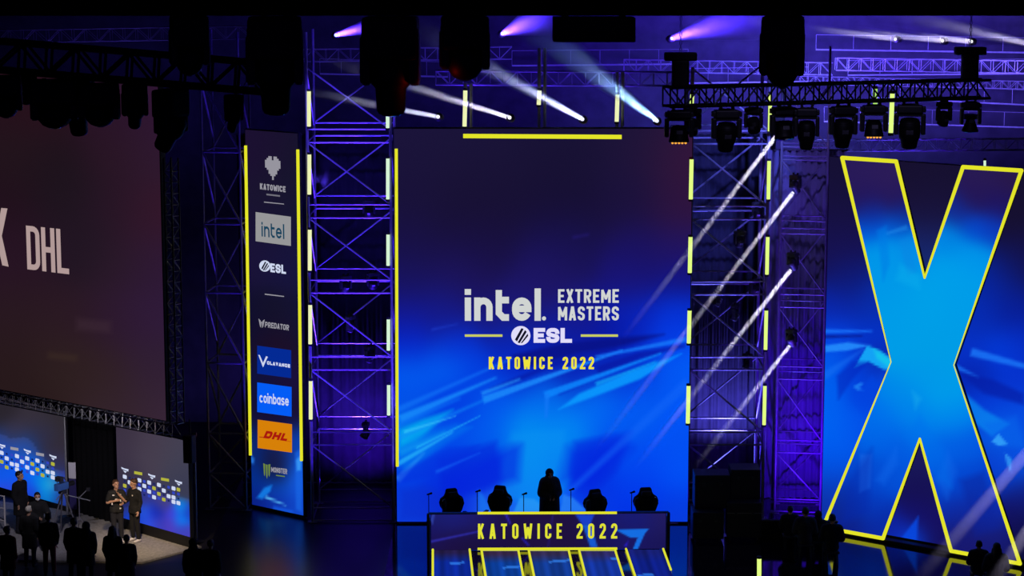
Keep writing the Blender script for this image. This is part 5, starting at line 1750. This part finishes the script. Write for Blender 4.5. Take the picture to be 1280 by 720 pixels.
# ------------------------------------------------------------------ behind the desk
def gaming_chair():
    t = thing('gaming_chair', 'chair', 'chair')
    def shell(poly, y0, y1, r_):
        bm = bmesh.new()
        vs = [bm.verts.new((x, y0, z)) for x, z in poly]
        f = bm.faces.new(vs)
        e = bmesh.ops.extrude_face_region(bm, geom=[f])
        for v in [g_ for g_ in e['geom'] if isinstance(g_, bmesh.types.BMVert)]:
            v.co.y = y1
        bmesh.ops.recalc_face_normals(bm, faces=bm.faces[:])
        bmesh.ops.bevel(bm, geom=bm.edges[:], offset=r_, segments=2, affect='EDGES', profile=.6)
        return bm
    half = [(.21, .50), (.245, .62), (.25, .76), (.31, .86), (.335, .98), (.30, 1.10), (.20, 1.18), (.165, 1.26), (.15, 1.35), (.12, 1.39)]
    poly = half + [(-x, z) for x, z in half[::-1]]
    MB().frombm(shell(poly, .20, .30, .025)).build('backrest', 'coat_black', t, True)
    for sx in (-1, 1):
        wing = [(sx * .19, .62), (sx * .25, .70), (sx * .32, .92), (sx * .29, 1.08), (sx * .20, 1.12), (sx * .18, .9)]
        MB().frombm(shell(wing if sx > 0 else wing[::-1], .13, .24, .02)).build('side_bolster', 'charcoal', t, True)
        MB().bevbox((sx * .31 - .045, -.16, .64), (sx * .31 + .045, .14, .68), .015).tube((sx * .31, .02, .44), (sx * .31, .02, .65), .022, 8).tube((sx * .20, .02, .44), (sx * .31, .02, .44), .02, 8).build('armrest', 'charcoal', t)
        MB().bevbox((sx * .24 - .045, -.26, .44), (sx * .24 + .045, .22, .54), .03).build('seat_bolster', 'charcoal', t)
    MB().bevbox((-.13, .13, 1.14), (.13, .21, 1.30), .035).build('head_pillow', 'charcoal', t)
    MB().bevbox((-.23, -.27, .40), (.23, .24, .50), .04).build('seat', 'coat_black', t)
    MB().tube((0, 0, .10), (0, 0, .41), .028, 12).tube((0, 0, .10), (0, 0, .22), .045, 12).build('gas_lift', 'dark_steel', t)
    mb = MB()
    for i in range(5):
        a = 2 * math.pi * i / 5
        mb.tube((0, 0, .12), (.31 * math.cos(a), .31 * math.sin(a), .08), .035, 8, .022)
    mb.build('star_base', 'black', t)
    for i in range(5):
        a = 2 * math.pi * i / 5
        c_ = Vector((.31 * math.cos(a), .31 * math.sin(a), .035))
        MB().tube(c_ - Vector((.025, 0, 0)), c_ + Vector((.025, 0, 0)), .035, 12).tube(c_, c_ + Vector((0, 0, .05)), .01, 6).build('caster', 'charcoal', t)
    return t


ch0 = None
gc_ = 'gaming chairs behind the player desk'
for px, top, yaw, lab in ((569, 611, 24, 'black gaming chair at the sponsor-column end of the player desk'), (621, 607.5, -20, 'black gaming chair behind the first letters of the desk sign, next to the standing figure'),
                          (749, 612, 26, 'black gaming chair behind the number on the desk sign'), (809, 610, 8, 'black gaming chair at the lamp-tower end of the player desk')):
    if ch0 is None:
        ch0 = gaming_chair()
        c_ = ch0
    else:
        c_ = copy_tree(ch0)
    d = ray(px, top)
    sc_ = 1.10
    p = CAM + d * (62.95 / d.y)
    sc_ = p.z / 1.39
    c_.location = (p.x, 62.75, 0)
    c_.scale = (1.12, 1.12, sc_)
    c_.rotation_euler = (0, 0, R(yaw))
    c_['label'] = lab
    c_['group'] = gc_
person('dark hooded figure standing behind the middle of the player desk', Vector((at(687, 600, 62.9).x, 62.9, 0)), R(14), 1.90, dict(shL=(-.12, .0, 1.40), shR=(.12, .0, 1.40), elL=(-.20, -.02, 1.14), elR=(.20, -.02, 1.14), wrL=(-.10, -.2, 1.05), wrR=(.10, -.2, 1.05)), top='coat_brown', hair_style='hood', bulk=.085, coat_len='long', legs='trouser_dark')
gm_ = 'microphones on the player desk'
for px, top, lab in ((536.5, 616, 'first thin microphone stand at the sponsor-column end of the desk'), (597, 612.5, 'thin microphone stand between the two chairs nearest the sponsor column'), (655, 616, 'thin microphone stand on the desk just before the standing figure'),
                     (714, 610.5, 'thin microphone stand on the desk just after the standing figure'), (790, 614, 'thin microphone stand between the last two chairs')):
    lx = (at(px, 640, pd.P0.y + .45) - pd.P0)
    base = pd.P0 + pd.rot @ Vector((lx.x, .45, WT))
    hgt = at(px, top, base.y).z - base.z
    t = thing('microphone_stand', lab, 'microphone', base, 0, gm_)
    MB().lathe([(.07, 0), (.07, .015), (.02, .025), (.001, .026)], 16).build('foot', 'black', t)
    MB().tube((0, 0, .02), (0, 0, hgt - .03), .012, 8).build('pole', 'dark_steel', t)
    MB().tube((-.05, -.02, hgt - .05), (.07, .02, hgt - .02), .02, 10, .03).ball((.07, .02, hgt - .02), (.034, .034, .034), 10, 8).build('microphone_head', 'black', t)

# ------------------------------------------------------------------ filming kit by the interview stage
cb = floor_at(80, 672)
t = thing('video_camera', 'broadcast camera with blue light painted into its body, on a tripod before the pale pole', 'camera', cb, R(-30))
zc_ = 1.42
MB().bevbox((-.09, -.26, zc_), (.09, .18, zc_ + .20), .02).build('camera_body', 'camera_bluelit', t)
MB().tube((0, .17, zc_ + .10), (0, .46, zc_ + .10), .06, 14, .075).build('lens', 'black', t)
MB().bevbox((-.12, -.18, zc_ + .26), (.10, -.04, zc_ + .40), .015).tube((0, -.1, zc_ + .22), (0, -.1, zc_ + .30), .015, 8).build('viewfinder', 'charcoal', t)
MB().path([(-.02, -.2, zc_ + .24), (-.02, -.16, zc_ + .32), (-.02, .12, zc_ + .32), (-.02, .16, zc_ + .24)], .014, 8).build('carry_handle', 'charcoal', t)
MB().bevbox((-.08, -.10, zc_ - .12), (.08, .10, zc_), .02).build('tripod_head', 'charcoal', t)
MB().tube((.05, -.06, zc_ - .06), (.22, -.52, zc_ - .16), .012, 8).build('pan_handle', 'steel', t)
for i in range(3):
    a = 2 * math.pi * i / 3 + .4
    MB().tube((.05 * math.cos(a), .05 * math.sin(a), zc_ - .10), (.25 * math.cos(a), .25 * math.sin(a), .75), .026, 8).tube((.25 * math.cos(a), .25 * math.sin(a), .75), (.46 * math.cos(a), .46 * math.sin(a), .02), .018, 8).build('leg', 'dull_steel', t)
jb = floor_at(100, 668)
t = thing('boom_arm', 'pale thin boom arm on a light stand right of the broadcast camera', 'stand', jb, R(-10))
for i in range(3):
    a = 2 * math.pi * i / 3
    MB().tube((0, 0, .5), (.35 * math.cos(a), .35 * math.sin(a), .015), .014, 8).build('leg', 'dull_steel', t)
MB().tube((0, 0, .3), (0, 0, 1.12), .018, 8).build('pole', 'dull_steel', t)
MB().tube((-.40, 0, 1.16), (.34, 0, 1.02), .016, 8).build('arm', 'steel', t)
MB().tube((-.02, 0, 1.06), (.26, .0, 1.34), .014, 8).build('upper_arm', 'steel', t)
MB().bevbox((.24, -.05, 1.30), (.34, .05, 1.40), .012).build('counterweight', 'charcoal', t)
rb = floor_at(-5, 664)
t = thing('crowd_barrier', 'white metal barrier with slanting bars behind the red-jacketed person', 'barrier', rb, R(-28))
for x in (-.75, .35):
    MB().tube((x, 0, 0), (x, 0, 1.1), .025, 8).bevbox((x - .03, -.25, 0), (x + .03, .25, .03), .008).build('post', 'shoe_white', t)
for z in (.35, .72, 1.08):
    MB().tube((-.75, 0, z), (.35, 0, z - .0), .02, 8).build('rail', 'shoe_white', t)
MB().tube((-.75, 0, .36), (.35, 0, 1.06), .016, 8).build('slanting_bar', 'dark_steel', t)
MB().tube((-.75, .02, .72), (.35, .02, .36), .016, 8).build('slanting_bar', 'dark_steel', t)
# ------------------------------------------------------------------ light
def light(name, kind, loc, color, energy, **kw):
    ld = bpy.data.lights.new(name, kind)
    ld.color = lin(color)
    ld.energy = energy
    for k, v in kw.items():
        setattr(ld, k, v)
    o = bpy.data.objects.new(name, ld)
    COL.objects.link(o)
    o.location = loc
    return o


def point_at(o, target):
    d = Vector(target) - o.location
    o.rotation_euler = d.to_track_quat('-Z', 'Y').to_euler()
    return o


# ------------------------------------------------------------------ beams of light in the haze
def haze(name, color, density, length, aniso=0.0):
    m = bpy.data.materials.new(name)
    m.use_nodes = True
    nt = m.node_tree
    nt.nodes.clear()
    o = nt.nodes.new('ShaderNodeOutputMaterial')
    s = nt.nodes.new('ShaderNodeVolumeScatter')
    s.inputs['Color'].default_value = (*color, 1)
    s.inputs['Density'].default_value = density
    s.inputs['Anisotropy'].default_value = aniso
    # the beam's fade put into the density, falling along its length
    tc = nt.nodes.new('ShaderNodeTexCoord')
    sx = nt.nodes.new('ShaderNodeSeparateXYZ')
    mr = nt.nodes.new('ShaderNodeMapRange')
    mr.interpolation_type = 'SMOOTHSTEP'
    mr.inputs['From Min'].default_value = length * .25
    mr.inputs['From Max'].default_value = length
    mr.inputs['To Min'].default_value = density
    mr.inputs['To Max'].default_value = 0.0
    nt.links.new(tc.outputs['Object'], sx.inputs[0])
    nt.links.new(sx.outputs['X'], mr.inputs['Value'])
    nt.links.new(mr.outputs['Result'], s.inputs['Density'])
    nt.links.new(s.outputs[0], o.inputs['Volume'])
    return m


def beam(label, group, p, q, r0, r1, color, energy, density, lamp_r=.05, lens='white_lamp', housing=True):
    p, q = Vector(p), Vector(q)
    L = (q - p).length
    t = thing('light_beam', label, 'beam of light', p, 0, group)
    t['kind'] = 'thing'
    aim(t, p, q)
    o = MB().tube((.02, 0, 0), (L, 0, 0), r0, 20, r1).build('haze', haze('beam_haze', (.9, .9, .9), density, L), t)
    # glowing lens at the lamp end
    MB().lathe([(.001, -.02), (lamp_r, -.012), (lamp_r * .9, .004), (.001, .012)], 16, 'z', Matrix.Rotation(R(90), 4, 'Y')).build('lamp_lens', lens, t)
    if housing:
        MB().lathe([(.001, -.34), (.09, -.33), (.12, -.26), (.12, -.06), (.10, -.025), (.001, -.024)], 18, 'z', Matrix.Rotation(R(90), 4, 'Y')).build('lamp_housing', 'black', t, True)
    # the source: a small disc at the lens throwing an almost parallel pencil of light
    ld = bpy.data.lights.new('beam_lamp', 'AREA')
    ld.shape = 'DISK'
    ld.size = r0 * 2
    ld.color = lin(color)
    ld.energy = energy
    ld.spread = max(R(1.0), 2 * math.atan((r1 - r0) / L))
    lo = bpy.data.objects.new('beam_lamp', ld)
    COL.objects.link(lo)
    d = (q - p).normalized()
    lo.location = p + d * .03
    lo.rotation_euler = d.to_track_quat('-Z', 'Y').to_euler()
    return t


LIL = (226, 214, 255)
gb = 'slanted white beams'
BE = 2.2
for (a, b), (c, d), Y1, lab, e in (
    ((970, 170), (772, 432), 61.0, 'uppermost of the four slanted white beams, crossing the edge of the main screen', 1.0),
    ((991, 241), (735, 575), 60.5, 'second slanted white beam from the top, reaching over the main screen', .95),
    ((988, 338), (790, 590), 61.0, 'third slanted white beam from the top', 1.0),
    ((986.5, 433), (862, 592), 61.5, 'lowest and dimmest of the four slanted white beams', .6),
):
    p, q = at(a, b, 64.0), at(c, d, Y1)
    beam(lab, gb, p, q, .062, .125, (232, 224, 250), BE * e * 2.0, .5, .045, 'white_lamp', False)
gb = 'white beams shooting up from the main screen top'
for (a, b), (c, d), Y1, r1, lab, e, col in (
    ((547.5, 146), (372, 112), 50, .16, 'faint beam from the lamp left of the hanging tubes', .35, (205, 205, 235)),
    ((637, 147), (396, 71), 46, .20, 'pale beam from between the first two hanging tubes', .6, (215, 210, 245)),
    ((728, 149), (500, 24), 42, .34, 'bright beam from between the last two hanging tubes', .9, (190, 200, 255)),
    ((821, 151), (628, 4), 36, .44, 'brightest bluish beam, from the lamp nearest the lamp tower', 1.5, (150, 195, 255)),
):
    p, q = at(a, b, 63.6), at(c, d, Y1)
    beam(lab, gb, p, q, .06, r1, col, BE * 4.4 * e, .18)
gb = 'beams under the roof over the letter X'
for (a, b), (c, d), Y1, r1, lab, e in (
    ((1119, 49), (1005, 34), 64, .16, 'first thin white beam high over the lamp row', .8),
    ((1178, 51), (1060, 38), 64, .18, 'middle thin white beam high over the lamp row', .8),
    ((1214, 52), (1140, 43), 64, .14, 'last thin white beam high over the lamp row', .9),
    ((1300, 58), (1090, 10), 60, .42, 'broad pale beam entering from the side high over the letter X', 1.0),
):
    p, q = at(a, b, 70), at(c, d, Y1)
    beam(lab, gb, p, q, .08, r1, LIL, BE * e * 1.6, .2)
gb = 'faint beams over the foot of the letter X'
for (a, b), (c, d), Y0, Y1, lab, e in (
    ((1296, 552), (1130, 745), 58.2, 55.5, 'broad faint lilac beam crossing the outer foot of the letter X', 1.0),
    ((1300, 640), (1230, 745), 55.6, 54.0, 'faint lilac beam in the corner below the letter X', 1.0),
):
    p, q = at(a, b, Y0), at(c, d, Y1)
    beam(lab, gb, p, q, .16, .30, LIL, BE * e * 2.2, .10)
gb = 'blue beams under the roof'
for (a, b), (c, d), Y1, r0, r1, lab, e in (
    ((420, 44), (480, 28), 60, .06, .30, 'short blue beam beside the long lamp with the red glint', 1.0),
    ((840, 48), (985, 6), 60, .07, .95, 'broad violet-blue beam spreading over the lamp tower', 1.6),
    ((628, 42), (700, 12), 60, .07, .70, 'violet-blue beam beside the black equipment box', 1.6),
):
    p, q = at(a, b, 70), at(c, d, Y1)
    beam(lab, gb, p, q, r0, r1, (70, 40, 255), BE * 26 * e, .3, .05, 'blue_lamp')

# violet work light inside the towers: uplights standing at their feet
V1, V2 = (66, 28, 255), (90, 40, 255)


def uplight(x, y, aim_z, col, e, ang=50, dy=1.0, z=.35):
    o = light('tower_uplight', 'SPOT', (x, y, z), col, e, spot_size=R(ang), spot_blend=.9, shadow_soft_size=.12)
    point_at(o, (x, y + dy, aim_z))
    return o


tx = (xl + xr) / 2
for dx in (-.9, .9):
    for zz, e in ((3.0, 380), (8.0, 1900), (13, 4600)):
        uplight(tx + dx, TY - 1.6, zz, V1, e * 1.3, 46, 1.7)
    for zz, e in ((2.0, 300), (7.0, 1800)):
        uplight(tx + dx, TY + 3.6, zz, V1, e * 1.4, 50, -2.5)
tx2 = (xl2 + xr2) / 2
for zz, e in ((7.0, 220), (12, 2400)):
    uplight(tx2 - .6, TR - 1.6, zz, V2, e, 40, 1.8)
uplight(xl2 - .1, TR - .9, 3.0, (60, 10, 255), 260, 40, .9)
tx3 = (xl3 + xr3) / 2
for zz, e in ((1.5, 300), (4.5, 900), (8.5, 1800)):
    uplight(tx3 - .1, T3 - 1.8, zz, (110, 60, 255), e, 36, 1.8)
tx4 = (xl4 + xr4) / 2
for zz, e in ((5.5, 700), (8, 900)):
    uplight(tx4 + .5, T4 - 1.6, zz, V1, e, 30, 1.8, 1.4)
# violet flood on the hanging cloth, and a cooler one from above
for zz, en in ((.8, 700), (3.0, 1100), (7.0, 2600)):
    o = light('cloth_flood', 'SPOT', (dr.location.x - .4, 63.2, .4), (76, 8, 255), en, spot_size=R(64), spot_blend=1.0, shadow_soft_size=.1)
    point_at(o, (dr.location.x + .3, 67.0, zz))
o = light('cloth_flood', 'SPOT', (dr.location.x - .2, 62.6, 14.5), (120, 100, 230), 900, spot_size=R(40), spot_blend=1.0, shadow_soft_size=.1)
point_at(o, (dr.location.x + .1, 67.0, 9.0))
# violet wash over the roof trusses and the top of the hall's back drape
for x, z, y, en, c, tz in ((-13, 9, 69, 500, (90, 70, 230), 14.5), (-6, 9.5, 69, 900, (90, 66, 255), 14.5), (0, 12.2, 68, 1100, (84, 56, 255), 15), (6, 12.2, 68, 2600, (84, 50, 255), 15.5), (11, 12.4, 69, 3600, (100, 72, 255), 15.5), (16, 12.4, 69, 3800, (112, 92, 255), 15.5)):
    o = light('roof_wash', 'SPOT', (x, y, z), c, en * 2.3, spot_size=R(100), spot_blend=1.0, shadow_soft_size=.4)
    point_at(o, (x + .3, 77, tz))
for x, en, c in ((2.5, 1500, (70, 20, 255)), (8, 3600, (70, 20, 255)), (13, 2600, (80, 40, 255))):
    o = light('roof_wash', 'SPOT', (x, 74.5, 18.5), c, en, spot_size=R(80), spot_blend=1.0, shadow_soft_size=.4)
    point_at(o, (x + .3, 78, 15.2))
for x, en, c in ((-12, 120, (110, 96, 240)), (-8, 300, (104, 80, 240)), (-5, 420, (104, 80, 240)), (5.8, 1200, (100, 70, 240)), (7.2, 1000, (116, 110, 240))):
    o = light('drape_fill', 'SPOT', (x, 74.5, .3), c, en * 1.6, spot_size=R(120), spot_blend=1.0, shadow_soft_size=.3)  # unseen spots added to lift the back drape out of black
    point_at(o, (x, 78, 2.6))
# low violet wash on the two dark cloths behind the towers
for x, en, zz, c in ((tx, 900, 2.5, (84, 30, 255)), (tx, 2600, 8.5, (84, 50, 255)), (tx2, 110, 2.5, (96, 40, 255)), (tx2 + .3, 6500, 9.0, (100, 96, 255))):
    o = light('cloth_uplight', 'SPOT', (x, 66.9, .3), c, en, spot_size=R(110), spot_blend=1.0, shadow_soft_size=.1)
    point_at(o, (x, 69.0, zz))
for x, y, z, en, c, tx_, tz in ((8.0, 58, 15.5, 10500, (98, 106, 255), tx2, 9.6), (-5.5, 58, 15.5, 3600, (84, 60, 255), tx, 9.5), (10.5, 57.5, 15, 2200, (110, 70, 255), dr.location.x, 6.0)):
    o = light('front_fill', 'SPOT', (x, y, z), c, en, spot_size=R(26), spot_blend=1.0, shadow_soft_size=.2)  # unseen high spots added to brighten the towers and their cloths
    point_at(o, (tx_, 68.0, tz))
# unseen cool spot added to brighten the wall behind the lamp tower
o = light('roof_wash', 'SPOT', (9, 68.5, 13), (110, 116, 240), 8500, spot_size=R(90), spot_blend=1.0, shadow_soft_size=.3)
point_at(o, (8.5, 78, 9))
for x in (-1.2, .8, 2.9):
    o = light('header_uplight', 'SPOT', (x, 65.4, 10.9), (80, 40, 255), 260, spot_size=R(70), spot_blend=.8, shadow_soft_size=.08)
    point_at(o, (x, 66.3, 13.2))
o = light('lamp_row_fill', 'SPOT', (5, 30, 20), (190, 180, 255), 700, spot_size=R(26), spot_blend=.8, shadow_soft_size=.3)  # unseen front spot added for a slight sheen on the lamp row
point_at(o, (6.0, 44, 13.6))
# interview stage lamps
o = light('interview_spot', 'SPOT', at(150, 470, 56) + Vector((0, 0, 0)), (255, 226, 186), 2600, spot_size=R(30), spot_blend=1.0, shadow_soft_size=.2)
point_at(o, floor_at(180, 678))
o = light('interview_spot', 'SPOT', at(60, 440, 56), (235, 230, 255), 900, spot_size=R(45), spot_blend=.9, shadow_soft_size=.2)
point_at(o, floor_at(60, 655))
o = light('interview_spot', 'SPOT', at(120, 600, 57.5), (240, 230, 235), 260, spot_size=R(60), spot_blend=.8, shadow_soft_size=.1)  # unseen spot added to make the truss tubes glint
point_at(o, at(110, 515, 62.5))
# unseen red point light added for a glint by the near truss
light('red_point_light', 'POINT', at(542, 118, 18.5), (255, 40, 20), .5, shadow_soft_size=.02)
light('red_point_light', 'POINT', at(853, 215, 63.4), (255, 40, 70), 8, shadow_soft_size=.05)

w = bpy.data.worlds.new('world')
S.world = w
w.use_nodes = True
w.node_tree.nodes['Background'].inputs[0].default_value = (*lin((60, 44, 140)), 1)
w.node_tree.nodes['Background'].inputs[1].default_value = .06
S.view_settings.view_transform = 'Standard'
S.view_settings.look = 'None'
S.view_settings.exposure = 0.0
S.view_settings.gamma = 1.0
S.view_settings.use_curve_mapping = False
S.cycles.use_denoising = True
S.cycles.max_bounces = 6
S.cycles.volume_bounces = 0
S.cycles.sample_clamp_indirect = 4.0
S.cycles.use_adaptive_sampling = True
